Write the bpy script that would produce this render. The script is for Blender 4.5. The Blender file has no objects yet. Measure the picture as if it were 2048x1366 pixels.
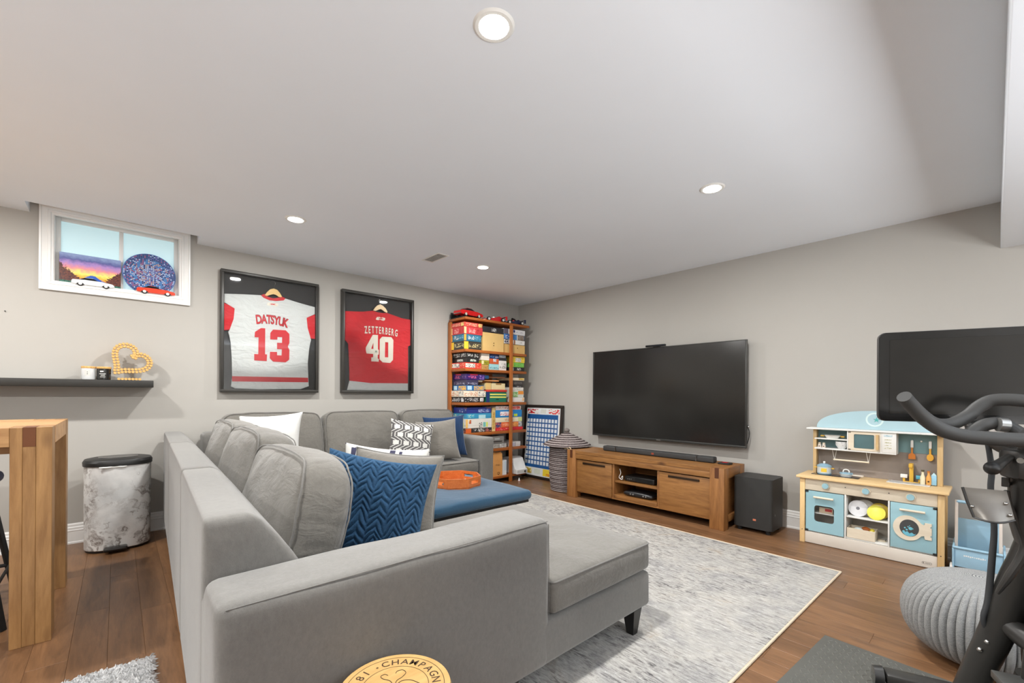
import bpy, bmesh, math, random
from mathutils import Vector, Matrix, noise
PI = math.pi
S = bpy.context.scene
COL = S.collection
random.seed(7)

# ------------------------------------------------------------------ camera
H0 = 1.2
YAW, ROLL = math.radians(47.86), math.radians(0.316)
cam_d = bpy.data.cameras.new('camera')
cam = bpy.data.objects.new('camera', cam_d); COL.objects.link(cam)
fw = Vector((math.cos(YAW), math.sin(YAW), 0)); rt = Vector((math.sin(YAW), -math.cos(YAW), 0)); up = Vector((0, 0, 1))
r2 = rt*math.cos(ROLL)+up*math.sin(ROLL); u2 = up*math.cos(ROLL)-rt*math.sin(ROLL)
m = Matrix((r2, u2, -fw)).transposed().to_4x4(); m.translation = Vector((0, 0, H0))
cam.matrix_world = m
cam_d.sensor_width = 36; cam_d.lens = 871.6/2048*36; cam_d.shift_y = (790-683)/2048; cam_d.clip_start = 0.01
S.camera = cam

# ------------------------------------------------------------------ world, light, exposure
W = bpy.data.worlds.new('world'); S.world = W; W.use_nodes = True
W.node_tree.nodes['Background'].inputs[0].default_value = (0.62, 0.74, 0.80, 1)
W.node_tree.nodes['Background'].inputs[1].default_value = 1.0
S.view_settings.view_transform = 'Standard'
try: S.view_settings.look = 'None'
except Exception: pass
S.view_settings.use_curve_mapping = False
S.view_settings.gamma = 1.0
S.view_settings.exposure = 0.0
POT_W = 36.0
POTS = [(1.03, 1.25), (1.03, 3.68), (2.90, 3.68), (2.90, 1.25), (-0.84, 3.68), (-0.84, 1.25), (-2.6, 3.68), (-2.6, 1.25),
        (-2.6, -1.9)]
def area(name, loc, size, power, rot=(0, 0, 0), col=(0.96, 0.98, 1), shape='SQUARE', sizey=None):
    l = bpy.data.lights.new(name, 'AREA'); l.shape = shape; l.size = size; l.energy = power; l.color = col
    if sizey: l.size_y = sizey
    o = bpy.data.objects.new(name, l); o.location = loc; o.rotation_euler = rot; COL.objects.link(o); return o
# added fill lamps, out of view behind and left, aimed up to brighten the ceiling
area('added_fill_light', (1.6, -2.3, 0.9), 2.0, 200, (PI, 0, 0))
area('added_fill_light', (-1.0, -2.3, 0.9), 2.0, 60, (PI, 0, 0))
area('added_fill_light', (-2.7, 1.6, 0.9), 1.6, 22, (PI, 0, 0))


# ------------------------------------------------------------------ materials
def lin(c): 
    f = lambda v: (v/255/12.92 if v <= 10 else ((v/255+0.055)/1.055)**2.4)
    return (f(c[0]), f(c[1]), f(c[2]), 1)
class NT:
    def __init__(s, name):
        s.m = bpy.data.materials.new(name); s.m.use_nodes = True; s.t = s.m.node_tree; s.n = s.t.nodes; s.l = s.t.links
        s.b = s.n['Principled BSDF']; s.out = s.n['Material Output']
    def add(s, t, **k):
        x = s.n.new(t)
        for a, v in k.items():
            if a.startswith('i_'):
                a = a[2:]; x.inputs[int(a) if a.isdigit() else a.replace('_', ' ')].default_value = v
            else: setattr(x, a, v)
        return x
    def link(s, a, b): s.l.new(a, b)
    def coords(s, scale=(1, 1, 1), rot=(0, 0, 0), kind='Object'):
        tc = s.add('ShaderNodeTexCoord'); mp = s.add('ShaderNodeMapping'); mp.inputs['Scale'].default_value = scale; mp.inputs['Rotation'].default_value = rot
        s.link(tc.outputs[kind], mp.inputs[0]); return mp.outputs[0]
    def noise(s, vec, scale, detail=3, rough=0.55, dist=0):
        x = s.add('ShaderNodeTexNoise'); x.inputs['Scale'].default_value = scale; x.inputs['Detail'].default_value = detail
        x.inputs['Roughness'].default_value = rough; x.inputs['Distortion'].default_value = dist; s.link(vec, x.inputs['Vector']); return x.outputs[0]
    def ramp(s, fac, stops, mode='LINEAR'):
        x = s.add('ShaderNodeValToRGB'); x.color_ramp.interpolation = mode
        while len(x.color_ramp.elements) < len(stops): x.color_ramp.elements.new(0.5)
        for e, (p, c) in zip(x.color_ramp.elements, stops): e.position = p; e.color = c if len(c) == 4 else lin(c)
        s.link(fac, x.inputs[0]); return x.outputs[0]
    def mix(s, fac, a, b, mode='MIX'):
        x = s.add('ShaderNodeMix', data_type='RGBA', blend_type=mode)
        for i, v in ((0, fac), (6, a), (7, b)):
            if isinstance(v, (int, float)): x.inputs[i].default_value = v
            elif isinstance(v, (tuple, list)): x.inputs[i].default_value = v
            else: s.link(v, x.inputs[i])
        return x.outputs[2]
    def math(s, op, a, b=0.0):
        x = s.add('ShaderNodeMath', operation=op)
        for i, v in ((0, a), (1, b)):
            if isinstance(v, (int, float)): x.inputs[i].default_value = v
            else: s.link(v, x.inputs[i])
        return x.outputs[0]
    def bump(s, h, strength=0.3, dist=0.01, normal=None):
        x = s.add('ShaderNodeBump'); x.inputs['Strength'].default_value = strength; x.inputs['Distance'].default_value = dist
        s.link(h, x.inputs['Height'])
        if normal is not None: s.link(normal, x.inputs['Normal'])
        s.link(x.outputs[0], s.b.inputs['Normal']); return x.outputs[0]
    def col(s, c):
        if isinstance(c, tuple): s.b.inputs['Base Color'].default_value = c
        else: s.link(c, s.b.inputs['Base Color'])
MC = {}
def M(col, rough=0.5, metal=0.0, name=None, var=0.06, nscale=9.0, bump=0.0, bscale=120.0, bdist=0.002, coat=0.0, spec=0.5, sheen=0.0):
    """plain painted / plastic / metal / cloth surface with slight procedural variation"""
    key = (tuple(col), rough, metal, var, nscale, bump, bscale, coat, spec, sheen)
    if key in MC: return MC[key]
    t = NT(name or 'surface'); c = lin(col); v = t.coords()
    n = t.noise(v, nscale, 4)
    lo = tuple(x*(1-var) for x in c[:3])+(1,); hi = tuple(min(1, x*(1+var)) for x in c[:3])+(1,)
    t.col(t.ramp(n, [(0.3, lo), (0.7, hi)]))
    t.b.inputs['Roughness'].default_value = rough; t.b.inputs['Metallic'].default_value = metal
    t.b.inputs['Coat Weight'].default_value = coat; t.b.inputs['Specular IOR Level'].default_value = spec
    if sheen: t.b.inputs['Sheen Weight'].default_value = sheen; t.b.inputs['Sheen Roughness'].default_value = 0.4
    if bump: t.bump(t.noise(v, bscale, 3), bump, bdist)
    MC[key] = t.m; return t.m
def fabric(name, col, weave=900, var=0.07, wrinkle=0.25, wscale=5.0, sheen=0.25, wdist=0.02, blot=3.0):
    t = NT(name); c = lin(col); v = t.coords()
    a = t.noise(v, weave, 2, 0.7); b = t.noise(v, blot, 4)
    nap = t.noise(t.coords((1, 1, 0.6)), 70, 5, 0.8)
    f = t.mix(0.35, t.mix(0.75, a, nap), b)
    t.col(t.ramp(f, [(0.3, tuple(x*(1-var*1.6) for x in c[:3])+(1,)), (0.7, tuple(min(1, x*(1+var*1.4)) for x in c[:3])+(1,))]))
    t.b.inputs['Roughness'].default_value = 0.95; t.b.inputs['Specular IOR Level'].default_value = 0.2
    t.b.inputs['Sheen Weight'].default_value = sheen; t.b.inputs['Sheen Roughness'].default_value = 0.5
    w = t.noise(t.coords((1, 1, 1.6)), wscale, 4, 0.6, 0.6)
    n1 = t.bump(w, wrinkle, wdist) if wrinkle else None
    t.bump(t.mix(0.6, a, nap), 0.5, 0.003, n1)
    return t.m
def wood(name, c1, c2, axis='x', scale=1.0, rough=0.5, knots=0.0, stretch=14.0, rnd=False, bump=0.12, dark=None, contrast=(0.3, 0.72)):
    t = NT(name)
    sc = {'x': (1, stretch, stretch), 'y': (stretch, 1, stretch), 'z': (stretch, stretch, 1)}[axis]
    sc = tuple(k*scale for k in sc)
    tc = t.add('ShaderNodeTexCoord'); vec = tc.outputs['Object']
    if rnd:
        oi = t.add('ShaderNodeObjectInfo'); ad = t.add('ShaderNodeVectorMath', operation='ADD')
        cb = t.add('ShaderNodeCombineXYZ'); r = t.math('MULTIPLY', oi.outputs['Random'], 37.0)
        for i in range(3): t.link(r, cb.inputs[i])
        t.link(vec, ad.inputs[0]); t.link(cb.outputs[0], ad.inputs[1]); vec = ad.outputs[0]
    mp = t.add('ShaderNodeMapping'); mp.inputs['Scale'].default_value = sc; t.link(vec, mp.inputs[0]); v = mp.outputs[0]
    n1 = t.noise(v, 1.3, 6, 0.65, 1.6); n2 = t.noise(v, 7.0, 4, 0.7, 0.3)
    f = t.mix(0.35, n1, n2)
    c = t.ramp(f, [(contrast[0], lin(c1)), (contrast[1], lin(c2))])
    if knots:
        vo = t.add('ShaderNodeTexVoronoi'); vo.inputs['Scale'].default_value = 1.0
        mp2 = t.add('ShaderNodeMapping'); k = {'x': (2.6, 6, 6), 'y': (6, 2.6, 6), 'z': (6, 6, 2.6)}[axis]
        mp2.inputs['Scale'].default_value = k; t.link(vec, mp2.inputs[0]); t.link(mp2.outputs[0], vo.inputs['Vector'])
        kf = t.ramp(vo.outputs['Distance'], [(0.05, (1, 1, 1, 1)), (0.16, (0, 0, 0, 1))])
        c = t.mix(t.math('MULTIPLY', kf, knots), c, lin(dark or (70, 38, 18)))
    if rnd:
        hv = t.add('ShaderNodeHueSaturation'); t.link(c, hv.inputs['Color'])
        t.link(t.math('ADD', t.math('MULTIPLY', oi.outputs['Random'], 0.28), 0.86), hv.inputs['Value']); c = hv.outputs[0]
    t.col(c); t.b.inputs['Roughness'].default_value = rough
    if bump: t.bump(n2, bump, 0.002)
    return t.m
def emit(name, col, s, base=(200, 200, 200)):
    t = NT(name); t.b.inputs['Emission Color'].default_value = lin(col); t.b.inputs['Emission Strength'].default_value = s
    t.b.inputs['Base Color'].default_value = lin(base); return t.m
def thin_glass(name, tint=(1, 1, 1, 1), ior=1.5, rough=0.0, gl=1.0):
    t = NT(name); fr = t.add('ShaderNodeFresnel'); fr.inputs[0].default_value = ior
    tr = t.add('ShaderNodeBsdfTransparent'); tr.inputs[0].default_value = tint
    g = t.add('ShaderNodeBsdfGlossy'); g.inputs['Roughness'].default_value = rough
    mx = t.add('ShaderNodeMixShader'); t.link(t.math('MULTIPLY', fr.outputs[0], gl), mx.inputs[0]); t.link(tr.outputs[0], mx.inputs[1]); t.link(g.outputs[0], mx.inputs[2])
    t.link(mx.outputs[0], t.out.inputs[0]); return t.m

# ------------------------------------------------------------------ mesh helpers
class MB:
    def __init__(s): s.bm = bmesh.new(); s.mi = 0
    def _tag(s, faces):
        for f in faces: f.material_index = s.mi
    def _xf(s, vs, xf):
        if xf is not None: bmesh.ops.transform(s.bm, matrix=xf, verts=vs)
    def box(s, a, b, bev=0.0, seg=2, xf=None):
        lo = [min(a[i], b[i]) for i in range(3)]; hi = [max(a[i], b[i]) for i in range(3)]
        vs = [s.bm.verts.new((x, y, z)) for x in (lo[0], hi[0]) for y in (lo[1], hi[1]) for z in (lo[2], hi[2])]
        fs = [s.bm.faces.new([vs[i] for i in f]) for f in ((0, 1, 3, 2), (4, 6, 7, 5), (0, 4, 5, 1), (2, 3, 7, 6), (0, 2, 6, 4), (1, 5, 7, 3))]
        s._tag(fs)
        if bev:
            es = list({e for f in fs for e in f.edges})
            r = bmesh.ops.bevel(s.bm, geom=es, offset=bev, segments=seg, affect='EDGES', profile=0.5)
            s._tag(r['faces'])
            vs = list({v for f in r['faces'] for v in f.verts} | {v for v in vs if v.is_valid})
        s._xf(vs, xf); return s
    def bar(s, p, q, w, h, bev=0.0, upv=(0, 0, 1)):
        p, q = Vector(p), Vector(q); d = q-p; L = d.length; x = d.normalized(); u = Vector(upv)
        y = u.cross(x)
        if y.length < 1e-4: y = Vector((0, 1, 0)).cross(x)
        y.normalize(); z = x.cross(y)
        mt = Matrix((x, y, z)).transposed().to_4x4(); mt.translation = p
        return s.box((0, -w/2, -h/2), (L, w/2, h/2), bev, xf=mt)
    def rings(s, rings, cap0=True, cap1=True, closed=False):
        R = [[s.bm.verts.new(p) for p in r] for r in rings]; n = len(R[0]); fs = []
        k = len(R)
        for i in range(k if closed else k-1):
            a, b = R[i], R[(i+1) % k]
            for j in range(n):
                fs.append(s.bm.faces.new((a[j], a[(j+1) % n], b[(j+1) % n], b[j])))
        if not closed:
            if cap0 and n > 2: fs.append(s.bm.faces.new(R[0][::-1]))
            if cap1 and n > 2: fs.append(s.bm.faces.new(R[-1]))
        s._tag(fs); return s
    def tube(s, pts, r, n=12, closed=False, sub=0, caps=True):
        pts = [Vector(p) for p in pts]
        rs = list(r) if isinstance(r, (list, tuple)) else [r]*len(pts)
        if sub:
            P, Rr = [], []; k = len(pts)
            for i in range(k if closed else k-1):
                g = lambda j: pts[j % k] if closed else pts[max(0, min(k-1, j))]
                p0, p1, p2, p3 = g(i-1), g(i), g(i+1), g(i+2)
                for t in range(sub):
                    t /= sub
                    P.append(0.5*((2*p1)+(p2-p0)*t+(2*p0-5*p1+4*p2-p3)*t*t+(3*p1-p0-3*p2+p3)*t**3)); Rr.append(rs[i]*(1-t)+rs[(i+1) % k]*t)
            if not closed: P.append(pts[-1]); Rr.append(rs[-1])
            pts, rs = P, Rr
        k = len(pts); rings = []; nrm = None
        for i, p in enumerate(pts):
            if closed: d = pts[(i+1) % k]-pts[i-1]
            else: d = pts[min(i+1, k-1)]-pts[max(i-1, 0)]
            d.normalize()
            if nrm is None:
                nrm = d.orthogonal().normalized()
            else:
                nrm = (nrm-d*nrm.dot(d)); nrm = nrm.normalized() if nrm.length > 1e-6 else d.orthogonal().normalized()
            b = d.cross(nrm)
            rings.append([p+(nrm*math.cos(2*PI*j/n)+b*math.sin(2*PI*j/n))*rs[i] for j in range(n)])
        return s.rings(rings, caps, caps, closed)
    def cyl(s, p, q, r, r2=None, n=20): return s.tube([p, q], [r, r if r2 is None else r2], n)
    def lathe(s, prof, c=(0, 0, 0), n=32, ax='z', caps=True, sx=1, sy=1):
        c = Vector(c); rings = []
        for r, h in prof:
            ring = []
            for j in range(n):
                a = 2*PI*j/n; u, v = r*math.cos(a)*sx, r*math.sin(a)*sy
                ring.append(c+{'z': Vector((u, v, h)), 'y': Vector((v, h, u)), 'x': Vector((h, u, v))}[ax])
            rings.append(ring)
        return s.rings(rings, caps, caps)
    def sphere(s, c, r, n=16, sc=(1, 1, 1)):
        prof = [(max(1e-4, r*math.sin(PI*i/10)), r*math.cos(PI*i/10)*sc[2]) for i in range(10, -1, -1)]
        return s.lathe(prof, c, n, sx=sc[0], sy=sc[1])
    def prism(s, poly, plane, d0, d1, bev=0.0):
        """poly 2D; plane 'xz' -> depth along y, 'yz' -> depth along x, 'xy' -> depth along z"""
        mk = {'xz': lambda a, b, d: (a, d, b), 'yz': lambda a, b, d: (d, a, b), 'xy': lambda a, b, d: (a, b, d)}[plane]
        A = [s.bm.verts.new(mk(a, b, d0)) for a, b in poly]; B = [s.bm.verts.new(mk(a, b, d1)) for a, b in poly]; n = len(poly)
        fs = [s.bm.faces.new(A), s.bm.faces.new(B[::-1])]
        for i in range(n): fs.append(s.bm.faces.new((A[i], B[i], B[(i+1) % n], A[(i+1) % n])))
        s._tag(fs)
        if bev:
            es = [e for e in fs[1].edges]+[e for e in fs[0].edges]
            r = bmesh.ops.bevel(s.bm, geom=es, offset=bev, segments=2, affect='EDGES'); s._tag(r['faces'])
        return s
    def quad(s, *p): s._tag([s.bm.faces.new([s.bm.verts.new(q) for q in p])]); return s
    def grid(s, fn, nu, nv, wrapu=False):
        V = [[s.bm.verts.new(fn(i/(nu if wrapu else nu-1), j/(nv-1))) for j in range(nv)] for i in range(nu)]
        fs = []
        for i in range(nu if wrapu else nu-1):
            for j in range(nv-1):
                fs.append(s.bm.faces.new((V[i][j], V[(i+1) % nu][j], V[(i+1) % nu][j+1], V[i][j+1])))
        s._tag(fs); return s
    def soft(s, a, b, r=0.04, step=0.05, fn=None, xf=None, rs=3):
        """rounded box with a fine surface grid; fn(Vector local-normalised, Vector pos) -> pos"""
        lo = Vector([min(a[i], b[i]) for i in range(3)]); hi = Vector([max(a[i], b[i]) for i in range(3)])
        c = (lo+hi)/2; h = (hi-lo)/2; r = min(r, min(h)*0.98)
        ln = []
        for k in range(3):
            m_ = max(1, int(round(2*(h[k]-r)/step)))
            L = [-h[k]+r*(1-math.cos(PI/2*i/rs)) for i in range(rs)]
            L += [-h[k]+r+2*(h[k]-r)*i/m_ for i in range(m_+1)]
            L += [h[k]-r*(1-math.cos(PI/2*(rs-1-i)/rs)) for i in range(rs)]
            ln.append(L)
        cache = {}; fs = []; newv = []
        def vt(p):
            key = tuple(round(x, 6) for x in p)
            if key in cache: return cache[key]
            q = Vector([max(-h[k]+r, min(h[k]-r, p[k])) for k in range(3)]); d = Vector(p)-q
            pos = q+d.normalized()*r if d.length > 1e-9 else Vector(p)
            if fn: pos = fn(Vector((pos[0]/h[0], pos[1]/h[1], pos[2]/h[2])), pos)
            v = s.bm.verts.new(pos+c); cache[key] = v; newv.append(v); return v
        for k in range(3):
            i, j = [(1, 2), (2, 0), (0, 1)][k]
            for sg in (-1, 1):
                for x in range(len(ln[i])-1):
                    for y in range(len(ln[j])-1):
                        q = []
                        for (dx, dy) in ((0, 0), (1, 0), (1, 1), (0, 1)):
                            p = [0, 0, 0]; p[k] = sg*h[k]; p[i] = ln[i][x+dx]; p[j] = ln[j][y+dy]; q.append(vt(p))
                        if len(set(q)) == 4:
                            try: fs.append(s.bm.faces.new(q if sg > 0 else q[::-1]))
                            except ValueError: pass
        s._tag(fs); s._xf(newv, xf); return s
    def build(s, name, mats, parent=None, local=False, smooth=True, origin=None, angle=35, label=None):
        bm = s.bm
        bmesh.ops.recalc_face_normals(bm, faces=bm.faces)
        me = bpy.data.meshes.new(name)
        o = bpy.data.objects.new(name, me); COL.objects.link(o)
        if parent is not None:
            o.parent = parent
            if not local: bm.transform(MW[parent.name].inverted())
            MW[o.name] = MW[parent.name].copy()
        else:
            if origin is None:
                zs = [v.co for v in bm.verts]
                origin = ((min(v[0] for v in zs)+max(v[0] for v in zs))/2, (min(v[1] for v in zs)+max(v[1] for v in zs))/2, min(v[2] for v in zs))
            bm.transform(Matrix.Translation(-Vector(origin))); o.location = origin
            MW[o.name] = Matrix.Translation(Vector(origin))
        bm.to_mesh(me); bm.free()
        for mt in (mats if isinstance(mats, (list, tuple)) else [mats]): me.materials.append(mt)
        if smooth:
            for p in me.polygons: p.use_smooth = True
            try: me.set_sharp_from_angle(angle=math.radians(angle))
            except Exception: pass
        if label: o['label'] = label
        return o
MW = {}
def thing(name, label, cat, loc=(0, 0, 0), rz=0.0, group=None, rot=None):
    o = bpy.data.objects.new(name, None); COL.objects.link(o); o.location = loc; o.rotation_euler = rot or (0, 0, rz); o.empty_display_size = 0.1
    MW[o.name] = Matrix.LocRotScale(Vector(loc), o.rotation_euler.to_matrix(), None)
    o['label'] = label; o['category'] = cat
    if group: o['group'] = group
    return o
def tag(o, label, cat, group=None):
    o['label'] = label; o['category'] = cat
    if group: o['group'] = group
    return o
def struct(o): o['kind'] = 'structure'; return o
_TC = {}
def glyph(ch, size, bold=0.0, sx=1.0, font=None):
    """2D outline faces of a character, as list of polygons (verts, faces) centred on x"""
    key = (ch, round(size, 4), bold, sx)
    if key in _TC: return _TC[key]
    cu = bpy.data.curves.new('t', 'FONT'); cu.body = ch; cu.size = size; cu.offset = bold*size; cu.resolution_u = 3; cu.fill_mode = 'FRONT'
    o = bpy.data.objects.new('t', cu); COL.objects.link(o); bpy.context.view_layer.update()
    me = bpy.data.meshes.new_from_object(o.evaluated_get(bpy.context.evaluated_depsgraph_get()))
    vs = [(v.co.x*sx, v.co.y) for v in me.vertices]; fs = [tuple(p.vertices) for p in me.polygons]
    bpy.data.objects.remove(o); bpy.data.curves.remove(cu); bpy.data.meshes.remove(me)
    w = (max(v[0] for v in vs)+min(v[0] for v in vs))/2 if vs else 0
    ww = (max(v[0] for v in vs)-min(v[0] for v in vs)) if vs else size*0.3
    _TC[key] = ([(x-w, y) for x, y in vs], fs, ww); return _TC[key]
def put_glyph(mb, ch, size, mapf, bold=0.0, sx=1.0):
    vs, fs, w = glyph(ch, size, bold, sx)
    V = [mb.bm.verts.new(mapf(x, y)) for x, y in vs]
    for f in fs:
        try: mb._tag([mb.bm.faces.new([V[i] for i in f])])
        except ValueError: pass
def text_line(mb, txt, size, mapf, bold=0.0, sx=1.0, gap=0.12, width=None):
    """mapf(x, y) -> 3D; x along the line centred"""
    ws = [glyph(c, size, bold, sx)[2] if c != ' ' else size*0.25*sx for c in txt]
    tot = sum(ws)+gap*size*(len(txt)-1); k = (width/tot) if width else 1.0
    x = -tot/2
    for c, w in zip(txt, ws):
        cx = x+w/2
        if c != ' ': put_glyph(mb, c, size, (lambda X, Y, cx=cx: mapf((X+cx)*k, Y)), bold, sx)
        x += w+gap*size
    return mb
# ================================================================== shared materials
m_wall = M((177, 174, 168), 0.75, name='greige_wall_paint', var=0.015, nscale=2.0, bump=0.04, bscale=220, bdist=0.0005)
m_ceil = M((236, 242, 249), 0.8, name='ceiling_paint', var=0.01, nscale=1.5, bump=0.03, bscale=260, bdist=0.0005)
m_trim = M((236, 236, 234), 0.35, name='white_trim_paint', var=0.01)
m_black = M((28, 28, 28), 0.45, name='black_plastic', var=0.1)
m_blackmatte = M((22, 22, 22), 0.7, name='matte_black', var=0.1)
m_metal = M((190, 190, 188), 0.25, 1.0, name='steel', var=0.03)
m_white = M((232, 232, 228), 0.45, name='white_paint', var=0.02)
m_floor = wood('walnut_laminate', (76, 51, 33), (152, 111, 76), 'y', 1.0, 0.36, rnd=True, stretch=9, bump=0.05, contrast=(0.25, 0.8))
m_acacia = wood('acacia_wood', (108, 68, 32), (172, 122, 68), 'y', 1.0, 0.45, knots=0.8, rnd=True, stretch=10)
m_acacia_z = wood('acacia_wood_upright', (108, 66, 32), (172, 120, 68), 'z', 1.0, 0.45, knots=0.7, rnd=True, stretch=9)
m_acacia_x = wood('acacia_wood_short', (108, 66, 32), (172, 120, 68), 'x', 1.0, 0.45, knots=0.7, rnd=True, stretch=9)
m_shelfwood = wood('oiled_cherry_wood', (140, 74, 26), (182, 104, 44), 'x', 1.0, 0.4, rnd=True, stretch=8)
m_shelfwood_z = wood('oiled_cherry_upright', (146, 80, 28), (190, 112, 50), 'z', 1.0, 0.4, rnd=True, stretch=8)
m_pine = wood('pale_pine', (206, 170, 116), (232, 204, 156), 'y', 1.0, 0.5, rnd=True, stretch=9, bump=0.05)
m_pine_z = wood('pale_pine_upright', (206, 168, 112), (234, 204, 152), 'z', 1.0, 0.5, rnd=True, stretch=9, bump=0.05)
m_birch = wood('birch_ply', (214, 200, 176), (234, 224, 204), 'y', 1.0, 0.5, rnd=True, stretch=7, bump=0.03)

XW, YW, HC = 4.573, 4.913, 2.57
XL, YB = -3.7, -3.6
# ================================================================== room shell
o = MB().box((XW, YB, 0), (XW+0.12, YW+0.12, 2.75)).build('wall_right', m_wall); struct(o)
o = MB().box((XL-0.12, YB-0.12, 0), (XL, YW+0.12, 2.75)).build('wall_left', m_wall); struct(o)
o = MB().box((XL, YB-0.12, 0), (XW, YB, 2.75)).build('wall_front', m_wall); struct(o)
wx0, wx1, wz0, wz1 = -0.372, 0.405, 2.052, 2.63
b = MB()
b.box((XL, YW, 0), (wx0, YW+0.12, 2.75)).box((wx1, YW, 0), (XW, YW+0.12, 2.75)).box((wx0, YW, 0), (wx1, YW+0.12, wz0)).box((wx0, YW, wz1), (wx1, YW+0.12, 2.75))
struct(b.build('wall_back', m_wall))
# ceiling with the recess cut up to the window head
nx0, nx1, ny = -0.50, 0.535, 4.655
b = MB()
b.box((XL, YB, HC), (XW, ny, HC+0.1)).box((XL, ny, HC), (nx0, YW, HC+0.1)).box((nx1, ny, HC), (XW, YW, HC+0.1))
zt = 2.645
b.quad((nx0, ny, HC), (nx1, ny, HC), (nx1, YW, zt), (nx0, YW, zt))
pass
struct(b.build('ceiling', m_ceil, smooth=False))
# dropped bulkhead along the right
struct(MB().box((XL, -0.028, 2.243), (XW, -1.25, HC), 0.004).build('trim_1', m_ceil))
# floor: slab + planks
fl = struct(MB().box((XL, YB, -0.1), (XW, YW, -0.012)).build('floor', M((70, 46, 32), 0.8, name='underlay'), smooth=False, origin=(0, 0, 0)))
pw, pl = 0.131, 1.22
pm = {}
def plank_mesh(L):
    k = round(L, 3)
    if k not in pm:
        b = MB().box((0.0003, 0.0003, -0.012), (pw-0.0003, L-0.0003, 0), 0.0006, 1)
        me = bpy.data.meshes.new('plank'); b.bm.to_mesh(me); b.bm.free(); me.materials.append(m_floor); pm[k] = me
    return pm[k]
rest = MB(); i = 0; xx = XW-0.02
rows = []
x = 4.555
while x > XL: x -= pw; rows.append(x)
npl = 0
for ri, x in enumerate(rows):
    y = YW-(0.02+((ri*0.437) % 1.0)*pl); seg = [(y, YW-0.005)]
    while y > YB: y2 = max(YB, y-pl); seg.append((y2, y)); y = y2
    for (a, c) in seg:
        if c-a < 0.03: continue
        if x > -0.75 and c > 0.1 and npl < 290 and not (x < 0.9 and c < 1.0):
            p = bpy.data.objects.new('plank', plank_mesh(c-a)); COL.objects.link(p); p.parent = fl; p.location = (x, a, 0); MW[p.name] = Matrix(); npl += 1
        else: rest.box((max(XL, x)+0.0006, a+0.0006, -0.012), (x+pw-0.0006, c-0.0006, 0))
o = rest.build('plank_field', m_floor, fl, smooth=False); o['kind'] = 'stuff'
# baseboards: stepped profile
def baseboard(name, plane, a0, a1, at):
    prof = [(0, 0), (0.018, 0), (0.018, 0.012), (0.014, 0.02), (0.014, 0.098), (0.017, 0.104), (0.013, 0.112), (0.013, 0.128), (0.009, 0.134), (0.009, 0.15), (0.004, 0.16), (0, 0.16)]
    b = MB()
    if plane == 'x': b.prism([(at-d, z) for d, z in prof], 'yz', a0, a1)
    elif plane == 'y': b.prism([(at-d, z) for d, z in prof], 'xz', a0, a1)
    return struct(b.build(name, m_trim, smooth=False))
baseboard('baseboard_back', 'x', XL, XW-0.001, YW)
baseboard('baseboard_right', 'y', YB, YW-0.018, XW)

# ================================================================== window
win = bpy.data.objects.new('window_1', None); COL.objects.link(win); win.location = (0.016, YW, 2.05); win['kind'] = 'structure'
MW['window_1'] = Matrix.Translation(Vector(win.location))
def casing(x0, x1, z0, z1, w, y, prof):
    b = MB(); rg = []
    for (t_, d) in prof:
        a_ = w*t_; rg.append([(x0+a_, y-d, z0+a_), (x1-a_, y-d, z0+a_), (x1-a_, y-d, z1-a_), (x0+a_, y-d, z1-a_)])
    return b.rings(rg, False, False)
casing(-0.451, 0.484, 1.994, 2.66, 0.079, YW, [(0, -.01), (0, .022), (.14, .024), (.18, .016), (.55, .014), (.62, .019), (.78, .019), (.84, .012), (.98, .010), (1.0, -.01)]).build('casing', m_trim, win, smooth=False)
b = MB()  # jamb liner
b.box((wx0, YW-.001, wz0-0.01), (wx1, YW+0.13, wz0+.0015)).box((wx0-0.01, YW-.001, wz0), (wx0+.003, YW+0.13, wz1)).box((wx1-.003, YW-.001, wz0), (wx1+0.01, YW+0.13, wz1)).box((wx0, YW-.001, wz1-.003), (wx1, YW+0.13, wz1+0.01))
b.build('jamb', m_trim, win, smooth=False)
b = MB(); yf = YW+0.080
b.box((wx0, yf, wz0), (wx0+0.032, yf+0.04, wz1), 0.004).box((wx1-0.032, yf, wz0), (wx1, yf+0.04, wz1), 0.004)
b.box((wx0+0.032, yf, wz0), (wx1-0.032, yf+0.04, wz0+0.034), 0.004).box((wx0+0.032, yf, wz1-0.06), (wx1-0.032, yf+0.04, wz1), 0.004)
b.box((0.004, yf+0.002, wz0+0.034), (0.032, yf+0.036, wz1-0.06), 0.004)
b.build('sash', m_trim, win)
t = NT('frosted_daylight_glass'); v = t.coords((1, 1, 1)); gsx = t.add('ShaderNodeSeparateXYZ'); t.link(v, gsx.inputs[0])
t.b.inputs['Base Color'].default_value = lin((186, 208, 212)); t.b.inputs['Roughness'].default_value = 0.35
t.b.inputs['Emission Color'].default_value = lin((168, 198, 204)); t.b.inputs['Emission Strength'].default_value = 0.7
m_frost = t.m
for (a, c) in ((wx0+0.030, 0.006), (0.030, wx1-0.030)):
    MB().box((a, yf+0.018, wz0+0.03), (c, yf+0.024, wz1-0.055)).build('pane', m_frost, win, smooth=False)

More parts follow.
